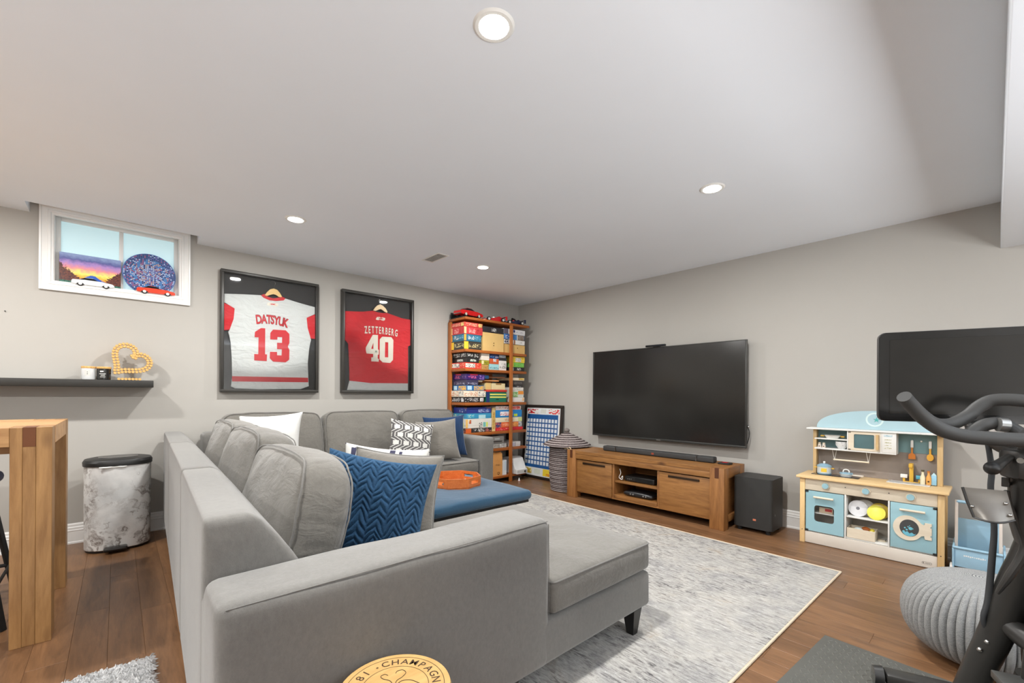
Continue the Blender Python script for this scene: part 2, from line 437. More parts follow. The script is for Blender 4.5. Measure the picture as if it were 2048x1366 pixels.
# ================================================================== recessed lights, vent, wall screw
m_lens = emit('lit_lens', (255, 252, 244), 40)
def dome(b, r, h): return b.lathe([(r*math.cos(a), -h*math.sin(a)) for a in [0, .35, .7, 1.05, 1.35, 1.56]], (0, 0, 0), 28)
pot_names = {0: 'round recessed ceiling light nearest the camera, over the sofa back', 1: 'recessed ceiling light between the small window and the larger white jersey frame', 2: 'recessed ceiling light beside the air vent, above the game shelf', 3: 'recessed ceiling light in front of the big television'}
pr = None
for k, (x, y) in enumerate(POTS):
    if (x, y):
        o = thing('recessed_ceiling_light', pot_names.get(k, 'round recessed ceiling light outside the picture'), 'light', (x, y, HC), 0, 'recessed ceiling lights')
        if pr is None:
            b = MB(); b.lathe([(0.056, -0.002), (0.056, -0.006), (0.07, -0.006), (0.078, 0.0), (0.056, 0.0)], (0, 0, 0), 32, caps=False); tr = b.build('trim_ring', m_white, o, True)
            b = dome(MB(), 0.055, 0.012); ln = b.build('lens', m_lens, o, True); pr = (tr, ln)
            tr.data.materials[0] = m_white
        else:
            for q in pr:
                c = q.copy(); COL.objects.link(c); c.parent = o
    l = bpy.data.lights.new('pot_lamp', 'AREA'); l.shape = 'DISK'; l.size = 0.10; l.energy = POT_W; l.color = (1, 0.985, 0.955)
    lo = bpy.data.objects.new('pot_lamp', l); COL.objects.link(lo); lo.location = (x, y, HC-0.016)
v = thing('air_vent', 'small white rectangular air vent in the ceiling', 'vent', (2.35, 3.755, HC))
b = MB(); b.box((2.285, 3.60, HC-0.005), (2.30, 3.91, HC), 0.001).box((2.40, 3.60, HC-0.005), (2.415, 3.91, HC), 0.001).box((2.30, 3.60, HC-0.005), (2.40, 3.622, HC), 0.001).box((2.30, 3.888, HC-0.005), (2.40, 3.91, HC), 0.001).build('vent_frame', m_white, v)
MB().box((2.30, 3.622, HC-0.0012), (2.40, 3.888, HC-0.0004)).build('duct_opening', M((120, 120, 118), 0.6), v, smooth=False)
for i in range(7):
    x = 2.306+i*0.0145
    MB().bar((x, 3.622, HC-0.003), (x, 3.888, HC-0.003), 0.0016, 0.005, 0, upv=(0.6, 0, 1)).build('louvre', m_white, v, smooth=False)
tag(MB().lathe([(0.004, 0), (0.004, 0.003), (0.002, 0.005)], (0, 0, 0), 10, ax='y').build('wall_screw', m_blackmatte, origin=(0, 0, 0)), 'tiny dark screw in the wall left of the window', 'screw')
bpy.data.objects['wall_screw'].location = (-0.62, YW-0.005, 1.80); bpy.data.objects['wall_screw'].rotation_euler = (0, 0, PI)

# ================================================================== things on the window sill
t = NT('sunset_painting'); tc = t.add('ShaderNodeTexCoord'); sp = t.add('ShaderNodeSeparateXYZ'); t.link(tc.outputs['Generated'], sp.inputs[0]); gx, gz = sp.outputs[0], sp.outputs[2]
nz = t.noise(tc.outputs['Generated'], 6, 5, 0.7); nf = t.noise(tc.outputs['Generated'], 22, 4, 0.7)
h = t.math('ADD', gz, t.math('MULTIPLY', t.math('SUBTRACT', nz, 0.5), 0.35))
sky = t.ramp(h, [(0.12, (235, 90, 60)), (0.28, (255, 176, 40)), (0.44, (255, 236, 120)), (0.56, (240, 150, 150)), (0.7, (176, 140, 205)), (0.82, (90, 96, 160)), (0.97, (140, 160, 205))])
cx_ = t.math('ABSOLUTE', t.math('SUBTRACT', gx, 0.52)); peak = t.math('SUBTRACT', t.math('ADD', 0.42, t.math('MULTIPLY', t.math('SUBTRACT', nf, 0.5), 0.22)), t.math('MULTIPLY', cx_, 0.95))
mt = t.math('LESS_THAN', gz, peak); c = t.mix(mt, sky, lin((36, 92, 190)))
side = t.math('SUBTRACT', t.math('MULTIPLY', cx_, 1.35), t.math('ADD', 0.02, t.math('MULTIPLY', t.math('SUBTRACT', nf, 0.5), 0.5)))
tm = t.math('LESS_THAN', gz, side); c = t.mix(tm, c, t.ramp(nf, [(0.4, (60, 26, 30)), (0.6, (120, 60, 40))]))
gm = t.math('LESS_THAN', gz, t.math('ADD', 0.1, t.math('MULTIPLY', nz, 0.12))); c = t.mix(gm, c, t.ramp(nf, [(0.4, (22, 60, 40)), (0.6, (60, 130, 110))]))
t.col(c); t.b.inputs['Roughness'].default_value = 0.35
p = thing('painting', 'small unframed sunset painting with blue mountains leaning in the window', 'painting', (-0.165, 4.975, wz0))
MB().box((-0.347, 4.966, wz0+0.004), (0.016, 4.982, 2.318)).build('canvas', t.m, p, smooth=False)
MB().box((-0.345, 4.9825, wz0+0.004), (0.014, 4.99, 2.314)).build('stretcher_bar', m_pine, p, smooth=False)
# mandala disc: coloured dots in rings, built as flat inlays
dk = thing('mandala_plate', 'round blue dotted mandala plate leaning in the window', 'plate', (0.204, 4.965, wz0), rot=(0, 0, 0))
cc = (0.204, 2.235); R0 = 0.181
m_db = M((74, 110, 170), 0.5)
b = MB().lathe([(R0, 4.962), (R0, 4.970)], (cc[0], 0, cc[1]), 64, ax='y'); b.build('disc', m_db, dk)
mats = [M(c, 0.5) for c in ((36, 34, 84), (196, 206, 226), (70, 140, 200), (176, 70, 84), (216, 170, 130), (120, 100, 160), (28, 40, 60))]
b = MB(); rr = 0.008; kk = 0
while rr < R0-0.006:
    n = max(6, int(2*PI*rr/0.0125)); n = n//6*6
    for j in range(n):
        a = 2*PI*(j+0.5*(kk % 2))/n; petal = 0.5+0.5*math.cos(a*12+kk)
        if rr < 0.05: b.mi = random.choice((1, 4, 3, 1, 5))
        elif rr < 0.085: b.mi = random.choice((0, 0, 5, 3, 1)) if petal > .4 else random.choice((1, 4))
        elif rr < 0.135: b.mi = random.choice((2, 2, 2, 1)) if petal > .5 else random.choice((4, 1, 3, 2, 0))
        else: b.mi = random.choice((0, 0, 5, 1, 0, 3))
        q = (cc[0]+rr*math.cos(a), cc[1]+rr*math.sin(a)); s_ = 0.0048
        b.prism([(q[0]+s_*math.cos(w_), q[1]+s_*math.sin(w_)) for w_ in [PI/3*i for i in range(6)]], 'xz', 4.9605, 4.963)
    rr += 0.0108; kk += 1
b.mi = 0
b.build('dot_inlay', mats, dk, smooth=False)['kind'] = 'stuff'
def model_car(name, label, L, body, loc, rz, group=None, kind='coupe', accent=(240, 240, 240), flip=False, hub=(225, 225, 225), tilt=0):
    """toy car, length L along local x"""
    o = thing(name, label, 'toy car', loc, rot=(tilt, 0, rz), group=group); w = L*0.40
    mb_, mg = M(body, 0.2, coat=0.6), M((18, 20, 24), 0.1)
    if kind == 'coupe':
        b = MB(); P = [(-.5, .07), (-.5, .15), (-.47, .19), (-.2, .205), (.22, .20), (.45, .165), (.5, .13), (.5, .07), (.40, .05), (.35, .11), (.30, .125), (.25, .11), (.20, .05), (-.20, .05), (-.25, .11), (-.30, .125), (-.35, .11), (-.40, .05)]
        b.prism([(x*L, z*L) for x, z in P], 'xz', -w/2, w/2, L*0.012); b.build('body', mb_, o, True)
        b = MB(); b.rings([[(-.33*L, -w*.46, .195*L), (.14*L, -w*.46, .195*L), (.14*L, w*.46, .195*L), (-.33*L, w*.46, .195*L)], [(-.2*L, -w*.36, .28*L), (.0*L, -w*.36, .28*L), (.0*L, w*.36, .28*L), (-.2*L, w*.36, .28*L)]]); b.build('cabin', mg, o, True, smooth=False)
        MB().box((-.2*L, -w*.36, .278*L), (0, w*.36, .288*L), .002).build('roof', mb_, o, True)
        for bx in (.495, -.515): MB().box((bx*L, -w*.42, .075*L), ((bx+.02)*L, w*.42, .10*L), .001).build('bumper', m_metal, o, True)
    else:
        b = MB(); b.rings([[(x*L, -hw*L, z0*L), (x*L, hw*L, z0*L), (x*L, hw*L*.7, z1*L), (x*L, -hw*L*.7, z1*L)] for x, hw, z0, z1 in ((-.42, .05, .05, .14), (-.2, .10, .03, .22), (.0, .10, .03, .15), (.2, .05, .04, .12), (.48, .02, .05, .08))]); b.build('body', mb_, o, True)
        MB().box((.44*L, -w*.45, .03*L), (.52*L, w*.45, .045*L), .001).build('front_wing', M(accent, .3), o, True)
        MB().box((-.5*L, -w*.38, .2*L), (-.42*L, w*.38, .215*L), .001).box((-.5*L, -w*.40, .08*L), (-.42*L, -w*.37, .23*L), .001).box((-.5*L, w*.37, .08*L), (-.42*L, w*.40, .23*L), .001).build('rear_wing', mb_, o, True)
        MB().sphere((0, 0, .16*L), .045*L, 12).build('helmet', M(accent, .3), o, True)
    rw = .075*L
    for sx in (-.30, .30):
        for sy in (-1, 1):
            b = MB(); y0, y1 = sy*(w/2-.001), sy*(w/2-.055*L)
            b.cyl((sx*L, y0, rw), (sx*L, y1, rw), rw, n=16); wh = b.build('wheel', m_blackmatte, o, True)
            MB().cyl((sx*L, y0+sy*.0015, rw), (sx*L, y0-sy*.001, rw), rw*.6, n=12).build('hubcap', M(hub, .3, .3), wh, True)
    return o
model_car('toy_car', 'small white model muscle car in front of the sunset painting', 0.25, (232, 236, 238), (-0.150, 4.936, wz0), 0.0, 'model cars on the window sill')
model_car('toy_car', 'small orange red model coupe in front of the mandala plate', 0.26, (226, 66, 34), (0.245, 4.936, wz0), 0.0, 'model cars on the window sill')

# ================================================================== black wall shelf with candles and cork heart
sh = thing('floating_shelf', 'long thin black floating shelf on the left wall', 'shelf', (-0.4, 4.80, 1.25))
MB().box((-2.1, 4.70, 1.246), (0.222, YW, 1.303), 0.002).build('board', M((38, 36, 32), 0.45, name='black_stained_board'), sh)
def candle(x, y, r, h, col, label):
    o = thing('candle', label, 'candle', (x, y, 1.303), 0, 'candles on the black shelf')
    z = 1.303
    MB().lathe([(r*.9, z), (r, z+.006), (r, z+h), (r*.93, z+h), (r*.93, z+h-.012), (.001, z+h-.014)], (x, y, 0), 32, caps=False).build('jar', M(col, 0.15, coat=.5), o)
    MB().lathe([(.0008, z+h), (r*.98, z+h), (r*1.05, z+h+.004), (r*1.05, z+h+.014), (r*.98, z+h+.017), (.0008, z+h+.017)], (x, y, 0), 32, caps=False).build('cork_lid', m_cork, o)
    return o
t = NT('cork'); v = t.coords(); n_ = t.noise(v, 320, 3, 0.7); t.col(t.ramp(n_, [(0.35, (150, 104, 54)), (0.5, (222, 176, 104)), (0.7, (240, 204, 140))])); t.b.inputs['Roughness'].default_value = 0.8; t.bump(n_, 0.3, 0.002); m_cork = t.m
c1 = candle(-0.172, 4.80, 0.041, 0.088, (226, 228, 228), 'small white candle jar with cork lid on the black shelf')
c2 = candle(-0.083, 4.80, 0.043, 0.088, (30, 29, 28), 'small black candle jar with white label on the black shelf')
# curved label lines on the black jar
b = MB()
for (z0, z1, a0, a1) in ((.062, .072, -2.1, -1.6), (.046, .05, -2.2, -1.3), (.034, .038, -2.0, -1.4), (.022, .025, -2.1, -1.35)):
    n = 8
    b.grid(lambda u, w_, z0=z0, z1=z1, a0=a0, a1=a1: (-0.083+.0434*math.cos(a0+(a1-a0)*u), 4.80+.0434*math.sin(a0+(a1-a0)*u), 1.303+z0+(z1-z0)*w_), n, 2)
b.build('label_print', M((230, 230, 226), .5), c2)
b = MB()
b.grid(lambda u, w_: (-0.172+.0414*math.cos(-2.1+.8*u), 4.80+.0414*math.sin(-2.1+.8*u), 1.303+.03+.045*w_), 10, 2).build('paper_label', M((206, 206, 200), .6), c1)
b = MB()
for zz in (.042, .056): b.grid(lambda u, w_, zz=zz: (-0.172+.0416*math.cos(-1.75+.12*u), 4.80+.0416*math.sin(-1.75+.12*u), 1.303+zz+.006*w_), 4, 2)
b.build('label_print', M((60, 60, 60), .5), c1)
# cork heart: corks laid side by side round a tilted heart outline
hr = thing('cork_heart', 'golden heart made of wine corks standing on the black shelf', 'decoration', (0.062, 4.80, 1.303))
def heart(t_):
    x = 16*math.sin(t_)**3; y = 13*math.cos(t_)-5*math.cos(2*t_)-2*math.cos(3*t_)-math.cos(4*t_); return x/17, y/17
a_ = math.radians(-40); hc = (0.066, 1.460); hs = 0.124
N = 400; pts = [heart(2*PI*i/N) for i in range(N)]
pts = [(hc[0]+hs*(x*math.cos(a_)-(y+.1)*math.sin(a_)), hc[1]+hs*(x*math.sin(a_)+(y+.1)*math.cos(a_))) for x, y in pts]
cyl_me = None
for ring_off in (-0.005, 0.0165):
    L = []
    for i in range(N):
        p0, p1 = pts[i-1], pts[(i+1) % N]; e = math.hypot(p1[0]-p0[0], p1[1]-p0[1]) or 1
        L.append((pts[i][0]-(p1[1]-p0[1])/e*ring_off, max(pts[i][1]+(p1[0]-p0[0])/e*ring_off, 1.3365 if ring_off > 0 else 1.352)))
    last = None
    for q_ in L:
        if last is None or math.hypot(q_[0]-last[0], q_[1]-last[1]) >= 0.0208:
            last = q_
            if cyl_me is None:
                b = MB(); b.lathe([(.0098, -.021), (.0108, -.018), (.0108, .018), (.0098, .021)], (0, 0, 0), 12, ax='y'); cork = b.build('cork', m_cork, hr, True); cyl_me = cork.data
            else: cork = bpy.data.objects.new('cork', cyl_me); COL.objects.link(cork); cork.parent = hr
            cork.location = (q_[0]-hr.location.x, random.uniform(-.002, .002), q_[1]-hr.location.z)
for i in range(7):
    cork = bpy.data.objects.new('cork', cyl_me); COL.objects.link(cork); cork.parent = hr; cork.location = (-0.055+i*0.0215, -0.002, 0.0108)

# ================================================================== framed jerseys
m_frame = M((48, 46, 42), 0.4, name='black_wood_frame', var=0.08)
m_back = M((40, 40, 39), 0.7, name='black_mat_board')
m_glass = thin_glass('picture_glass', ior=1.45, rough=0.02, gl=0.9)
def jersey_mat(name, col):
    t = NT(name); v = t.coords((1, 1, 1)); w = t.noise(t.coords((1.2, 1, 2.4), (0, .5, 0)), 5.5, 3, .5, 1.2); c = lin(col)
    t.col(c); t.b.inputs['Roughness'].default_value = .8; t.b.inputs['Sheen Weight'].default_value = .2
    n1 = t.bump(w, .55, .03); t.bump(t.noise(v, 900, 1), .15, .0008, n1); return t.m
m_jw = jersey_mat('white_jersey_cloth', (208, 212, 210)); m_jr = jersey_mat('red_jersey_cloth', (206, 26, 38)); m_jr2 = jersey_mat('dark_red_jersey_cloth', (186, 22, 34))
m_red = M((196, 26, 36), .6, name='red_twill'); m_tw = M((226, 222, 208), .6, name='cream_twill'); m_dred = M((90, 10, 20), .6, name='maroon_edge')
m_hang = wood('hanger_wood', (214, 176, 104), (240, 208, 144), 'x', 2.0, .35)
def rect_frame(o, x0, x1, z0, z1, w):
    yb, yf_ = YW-0.001, 4.848
    for nm, a, c in (('frame_rail', (x0, yf_, z0), (x1, yb, z0+w)), ('frame_rail', (x0, yf_, z1-w), (x1, yb, z1)), ('frame_rail', (x0, yf_, z0+w), (x0+w, yb, z1-w)), ('frame_rail', (x1-w, yf_, z0+w), (x1, yb, z1-w))):
        MB().box(a, c, .003).build(nm, m_frame, o)
    MB().box((x0+w, YW-.012, z0+w), (x1-w, YW-.002, z1-w)).build('backing_board', m_back, o, smooth=False)
    MB().box((x0+w-.002, 4.858, z0+w-.002), (x1-w+.002, 4.8605, z1-w+.002)).build('glass_pane', m_glass, o, smooth=False)
def flat(o, name, poly, y0, y1, mat, bev=0, label=None): return MB().prism(poly, 'xz', y0, y1, bev).build(name, mat, o, label=label)
def outline(poly, d):
    cx, cz = sum(p[0] for p in poly)/len(poly), sum(p[1] for p in poly)/len(poly); n = len(poly); out = []
    A = sum(poly[i][0]*poly[(i+1) % n][1]-poly[(i+1) % n][0]*poly[i][1] for i in range(n)); sg = 1 if A > 0 else -1
    for i in range(n):
        p0, p1, p2 = Vector(poly[i-1]), Vector(poly[i]), Vector(poly[(i+1) % n]); e1 = (p1-p0).normalized(); e2 = (p2-p1).normalized()
        n1 = Vector((e1.y, -e1.x))*sg; n2 = Vector((e2.y, -e2.x))*sg; m_ = (n1+n2); k = max(.5, 1+n1.dot(n2)); out.append(tuple(p1+m_*(d/k)))
    return out
def hanger_(o, arms, hook, y):
    h_ = MB().prism(arms, 'xz', y, y+.012, .002).build('clothes_hanger', m_hang, o)
    MB().tube([(x, y+.006, z) for x, z in hook], .0022, 8, sub=4).build('hook', m_metal, h_)
def arc_name(b, txt, size, x0, x1, zb, rise, skew, y, bold, sx):
    n = len(txt); xc = (x0+x1)/2; hw = (x1-x0)/2
    gw = [glyph(c, size, bold, sx)[2] for c in txt]; gap = ((x1-x0)-sum(gw))/(n-1); x = x0
    for c, w in zip(txt, gw):
        cx = x+w/2; u = (cx-xc)/hw; z = zb+rise*(1-u*u)+skew*u; sl = (-2*rise*u/hw)+skew/hw
        put_glyph(b, c, size, lambda X, Y, cx=cx, z=z, sl=sl: (cx+X-Y*sl*.6, y, z+Y+X*sl), bold, sx); x += w+gap
j1 = thing('framed_jersey', 'black framed white hockey jersey with red number 13', 'framed jersey', (1.15, YW, 1.213), 0, 'framed hockey jerseys')
rect_frame(j1, 0.711, 1.594, 1.213, 2.372, 0.027)
body = [(0.744, 2.143), (0.915, 2.163), (1.05, 2.177), (1.09, 2.156), (1.158, 2.14), (1.227, 2.151), (1.274, 2.178), (1.4, 2.153), (1.563, 2.129), (1.563, 2.050), (1.475, 2.007), (1.486, 1.899), (1.517, 1.79), (1.527, 1.775), (1.502, 1.676), (1.493, 1.526), (1.499, 1.377), (1.506, 1.281), (1.424, 1.249), (1.05, 1.243), (0.836, 1.248), (0.801, 1.268), (0.81, 1.365), (0.806, 1.538), (0.801, 1.681), (0.776, 1.785), (0.792, 1.807), (0.82, 1.914), (0.832, 2.017), (0.744, 2.057)]
js = flat(j1, 'jersey', body, 4.880, 4.897, m_jw, .004)
flat(js, 'collar', [(1.05, 2.177), (1.081, 2.195), (1.108, 2.170), (1.158, 2.160), (1.218, 2.178), (1.236, 2.193), (1.274, 2.178), (1.255, 2.155), (1.19, 2.139), (1.126, 2.137), (1.072, 2.155)], 4.877, 4.886, m_red, .001)
for P in ([(0.741, 2.057), (0.791, 2.04), (0.832, 2.017), (0.82, 1.914), (0.792, 1.807), (0.741, 1.796)], [(1.475, 2.007), (1.566, 2.052), (1.566, 1.789), (1.517, 1.79), (1.486, 1.899)]):
    flat(js, 'sleeve', P, 4.882, 4.896, m_jr, .003, 'red short sleeve')
flat(js, 'hem_stripe', [(0.809, 1.365), (1.496, 1.371), (1.499, 1.323), (0.809, 1.315)], 4.8785, 4.881, m_red)
one = [(1.051, 1.85), (1.089, 1.851), (1.088, 1.593), (1.106, 1.592), (1.104, 1.525), (0.994, 1.527), (0.994, 1.589), (1.029, 1.589), (1.031, 1.756), (0.996, 1.755), (0.999, 1.807)]
three = [(1.159, 1.846), (1.276, 1.851), (1.311, 1.816), (1.312, 1.724), (1.297, 1.687), (1.312, 1.652), (1.311, 1.553), (1.277, 1.523), (1.161, 1.524), (1.131, 1.557), (1.133, 1.62), (1.197, 1.623), (1.197, 1.59), (1.239, 1.591), (1.241, 1.655), (1.197, 1.653), (1.197, 1.717), (1.243, 1.719), (1.243, 1.778), (1.199, 1.776), (1.199, 1.748), (1.134, 1.745), (1.135, 1.811)]
for P in (one, three):
    d_ = flat(js, 'digit', P, 4.8765, 4.879, m_red)
b = MB(); arc_name(b, 'DATSYUK', .120, 1.012, 1.296, 1.884, .020, -.005, 4.8775, .020, .60); b.mi = 1; arc_name(b, 'DATSYUK', .120, 1.012, 1.296, 1.884, .020, -.005, 4.8785, .042, .60)
b.mi = 0; b.build('name_lettering', [m_red, m_dred], js, smooth=False)
def emblem(js, x0, x1, z0, z1, y, c1, c2):
    w, h = x1-x0, z1-z0; f = lambda l: [(x0+u*w, z0+v_*h) for u, v_ in l]
    flat(js, 'emblem', f([(0, .2), (.12, .85), (.4, 1), (.55, .75), (.7, 1), (1, .9), (.98, .3), (.8, 0), (.6, .1), (.45, .3), (.3, 0), (.1, 0)]), y, y+.001, c1)
    flat(js, 'emblem', f([(.2, .15), (.42, .5), (.22, .7), (.5, .68), (.8, .8), (.62, .45), (.9, .2), (.5, .42)]), y-.0006, y, c2)
emblem(js, 1.100, 1.208, 2.083, 2.117, 4.878, m_tw, m_red)
hanger_(j1, [(1.081, 2.179), (1.103, 2.216), (1.13, 2.247), (1.162, 2.259), (1.194, 2.251), (1.217, 2.224), (1.236, 2.193), (1.232, 2.18), (1.208, 2.181), (1.18, 2.201), (1.157, 2.204), (1.13, 2.193), (1.103, 2.175)], [(1.125, 2.31), (1.143, 2.331), (1.161, 2.332), (1.178, 2.312), (1.166, 2.282), (1.160, 2.255)], 4.866)
j2 = thing('framed_jersey', 'black framed red hockey jersey with cream number 40', 'framed jersey', (2.29, YW, 1.213), 0, 'framed hockey jerseys')
rect_frame(j2, 1.844, 2.735, 1.213, 2.372, 0.03)
body2 = [(1.876, 2.13), (2.085, 2.15), (2.216, 2.179), (2.265, 2.164), (2.327, 2.162), (2.39, 2.175), (2.443, 2.164), (2.585, 2.135), (2.704, 2.131), (2.704, 1.811), (2.666, 1.797), (2.672, 1.639), (2.674, 1.335), (2.189, 1.33), (1.942, 1.349), (1.935, 1.595), (1.93, 1.77), (1.902, 1.801), (1.876, 1.805)]
js = flat(j2, 'jersey', body2, 4.880, 4.897, m_jr, .004)
flat(js, 'hem_panel', [(1.941, 1.352), (2.189, 1.332), (2.673, 1.337), (2.674, 1.246), (1.914, 1.246)], 4.881, 4.896, m_jw, .003)
four = [(2.211, 1.896), (2.274, 1.899), (2.275, 1.73), (2.286, 1.723), (2.286, 1.67), (2.273, 1.664), (2.273, 1.62), (2.287, 1.616), (2.285, 1.585), (2.195, 1.584), (2.195, 1.63), (2.217, 1.633), (2.217, 1.672), (2.137, 1.672), (2.127, 1.712), (2.127, 1.74), (2.210, 1.895), (2.2185, 1.805), (2.192, 1.7305), (2.219, 1.73), (2.2186, 1.805)]
zero = [(2.329, 1.885), (2.445, 1.889), (2.472, 1.857), (2.468, 1.617), (2.431, 1.577), (2.336, 1.58), (2.297, 1.612), (2.298, 1.851), (2.328, 1.884), (2.366, 1.823), (2.363, 1.642), (2.406, 1.643), (2.405, 1.824), (2.367, 1.8235)]
for P in (four, zero): flat(js, 'digit', P, 4.8765, 4.879, m_tw)
b = MB(); arc_name(b, 'ZETTERBERG', .115, 2.112, 2.524, 1.904, .014, 0, 4.8775, .022, .46); b.mi = 1; arc_name(b, 'ZETTERBERG', .115, 2.112, 2.524, 1.904, .014, 0, 4.8785, .038, .46)
b.mi = 0; b.build('name_lettering', [m_tw, m_dred], js, smooth=False)
b = MB(); b.tube([(2.245+.012*math.cos(t_*1.9)+.004*t_/2, 4.8755, 1.70+.018*math.sin(t_*2.7)) for t_ in range(9)], .0012, 5, sub=3); b.build('signature', M((110, 150, 130), .6), js)
emblem(js, 2.247, 2.366, 2.075, 2.115, 4.878, m_tw, m_red)
hanger_(j2, [(2.209, 2.18), (2.234, 2.218), (2.265, 2.248), (2.3, 2.263), (2.332, 2.251), (2.368, 2.222), (2.39, 2.185), (2.379, 2.174), (2.348, 2.184), (2.306, 2.211), (2.275, 2.199), (2.24, 2.177)], [(2.275, 2.301), (2.283, 2.322), (2.295, 2.317), (2.285, 2.298), (2.3, 2.262)], 4.866)
# ================================================================== television
tv = thing('television', 'large black wall-mounted television above the wooden media console', 'television', (4.50, 2.535, 0.70))
m_screen = M((30, 29, 27), 0.16, name='dark_screen', var=0.02, spec=0.6)
m_bezel = M((70, 70, 68), 0.35, 0.6, name='gunmetal_bezel')
tvx = 4.475; k_ = tvx/4.573
MB().box((tvx+.004, 1.60, .700), (tvx+.05, 3.405, 1.745), .004).build('back_shell', m_black, tv)
MB().box((tvx, 1.603, .718), (tvx+.004, 3.402, 1.742)).build('screen', m_screen, tv, smooth=False)
for nm, a, c in (('bezel', (tvx-.003, 1.590, .700), (tvx+.02, 3.415, .720)), ('bezel', (tvx-.003, 1.590, 1.740), (tvx+.02, 3.415, 1.748)), ('bezel', (tvx-.003, 1.590, .72), (tvx+.02, 1.604, 1.740)), ('bezel', (tvx-.003, 3.401, .72), (tvx+.02, 3.415, 1.740))):
    MB().box(a, c, .001).build(nm, m_bezel, tv)
MB().box((tvx+.05, 2.2, .95), (XW, 2.8, 1.45), .01).build('wall_mount', m_black, tv)
MB().box((tvx-.006, 2.48, .703), (tvx-.002, 2.53, .712)).build('maker_plate', m_metal, tv, smooth=False)
MB().tube([(tvx+.03, 1.588, .90), (tvx+.03, 1.575, .86), (tvx+.035, 1.58, .80), (tvx+.045, 1.60, .74)], .004, 8, sub=4).build('cable', m_black, tv)
MB().sphere((tvx+.03, 1.583, .905), .012, 10).build('cable_plug', m_metal, tv)
cb = thing('camera_bar', 'thin dark sensor bar clipped on top of the television', 'camera bar', (4.46, 2.54, 1.75))
MB().box((4.445, 2.42, 1.749), (4.475, 2.66, 1.772), .006).build('housing', m_black, cb); MB().box((4.4440, 2.43, 1.755), (4.4448, 2.65, 1.767)).build('glass_strip', M((16, 16, 18), .1), cb, smooth=False)
MB().box((4.475, 2.50, 1.735), (4.50, 2.58, 1.755), .003).build('clip', m_black, cb)

# ================================================================== media console
mc = thing('media_console', 'low acacia wood media console with two doors and open middle shelves', 'media console', (4.22, 2.51, 0))
X0, X1, Y0, Y1, ZT = 3.987, 4.46, 1.600, 3.417, .552
def leg_pair(x0, x1, y0, y1): MB().box((x0, y0, 0), (x1, y1, ZT), .003).build('leg', m_acacia_z, mc)
for (a, c) in ((Y0, Y0+.128), (Y1-.128, Y1)):
    leg_pair(X0, X0+.10, a, c); leg_pair(X1-.10, X1, a, c)
    MB().box((X0+.10, a, .458), (X1-.10, c, ZT), .003).build('top_rail', m_acacia_x, mc)
    MB().box((X0+.10, a+.03, .09), (X1-.10, c-.03, .457), .002).build('side_panel', m_acacia_x, mc)
    MB().box((X0+.10, a+.01, .06), (X1-.10, c-.01, .12), .002).build('bottom_rail', m_acacia_x, mc)
    MB().box((X0-.0015, (a+c)/2-.018, .462), (X0+.02, (a+c)/2+.018, ZT+.0015)).build('tenon_inlay', M((84, 44, 20), .5), mc, smooth=False)
for i in range(4):   # top boards
    w = (X1-X0)/4; MB().box((X0+i*w+.0007, Y0+.129, .515), (X0+(i+1)*w-.0007, Y1-.129, ZT), .0015, 1).build('top_board', m_acacia, mc)
MB().box((X0+.004, Y0+.129, .458), (X0+.05, Y1-.129, .514), .002).build('apron', m_acacia, mc)
MB().box((X1-.02, Y0+.13, .07), (X1-.006, Y1-.13, .51), .001).build('back_panel', m_acacia, mc)
MB().box((X0+.03, Y0+.13, .07), (X1-.02, Y1-.13, .09), .001).build('bottom_board', m_acacia, mc)
for y in (2.238, 2.772): MB().box((X0+.03, y, .09), (X1-.02, y+.024, .457), .001).build('divider', m_acacia_z, mc)
MB().box((X0+.04, 2.262, .255), (X1-.02, 2.772, .275), .001).build('shelf', m_acacia, mc)
MB().box((X0+.025, 2.262, .09), (X1-.02, 2.772, .125), .001).build('shelf', m_acacia, mc)
for (a, c) in ((2.800, 3.284), (1.734, 2.234)):
    d = MB().box((X0+.022, a, .074), (X0+.044, c, .446), .002).build('door', m_acacia, mc)
    yc = (a+c)/2; MB().box((X0+.014, yc-.155, .403), (X0+.023, yc+.155, .424), .002).build('handle', M((66, 52, 40), .35, .7), d)

# ================================================================== soundbar, small electronics
sb = thing('soundbar', 'long dark grey soundbar on the media console', 'soundbar', (4.28, 2.44, .552))
m_grille = M((52, 52, 52), .7, name='dark_grille', bump=.3, bscale=700, bdist=.001)
MB().box((4.235, 1.97, .554), (4.325, 2.91, .612), .014, 3).build('main_bar', m_grille, sb)
for a, c in ((1.80, 1.966), (2.914, 3.085)): MB().box((4.235, a, .554), (4.325, c, .612), .014, 3).build('end_speaker', m_grille, sb)
for y in (1.968, 2.912): MB().box((4.234, y-.002, .556), (4.326, y+.002, .611), .0).build('joint_strip', m_metal, sb)
MB().box((4.2335, 2.425, .572), (4.2348, 2.455, .592)).build('badge', M((150, 70, 50), .4), sb, smooth=False)
rm = thing('streaming_box', 'small flat black box with red top on the right end of the console', 'device', (4.30, 1.70, .552))
MB().box((4.25, 1.66, .5525), (4.34, 1.77, .568), .006).build('case', m_black, rm); MB().box((4.27, 1.69, .568), (4.32, 1.74, .5715), .002).build('red_top', M((180, 24, 36), .35), rm)
MB().tube([(4.34, 1.72, .558), (4.38, 1.72, .556), (4.41, 1.735, .556)], .002, 6, sub=3).build('cable', m_black, rm)
d1 = thing('disc_player', 'flat black player box on the upper console shelf', 'player', (4.15, 2.50, .275))
MB().box((4.08, 2.33, .283), (4.30, 2.68, .335), .004).build('case', M((34, 33, 32), .35), d1); MB().box((4.0785, 2.35, .292), (4.0800, 2.55, .325)).build('front_panel', M((14, 14, 14), .15), d1, smooth=False)
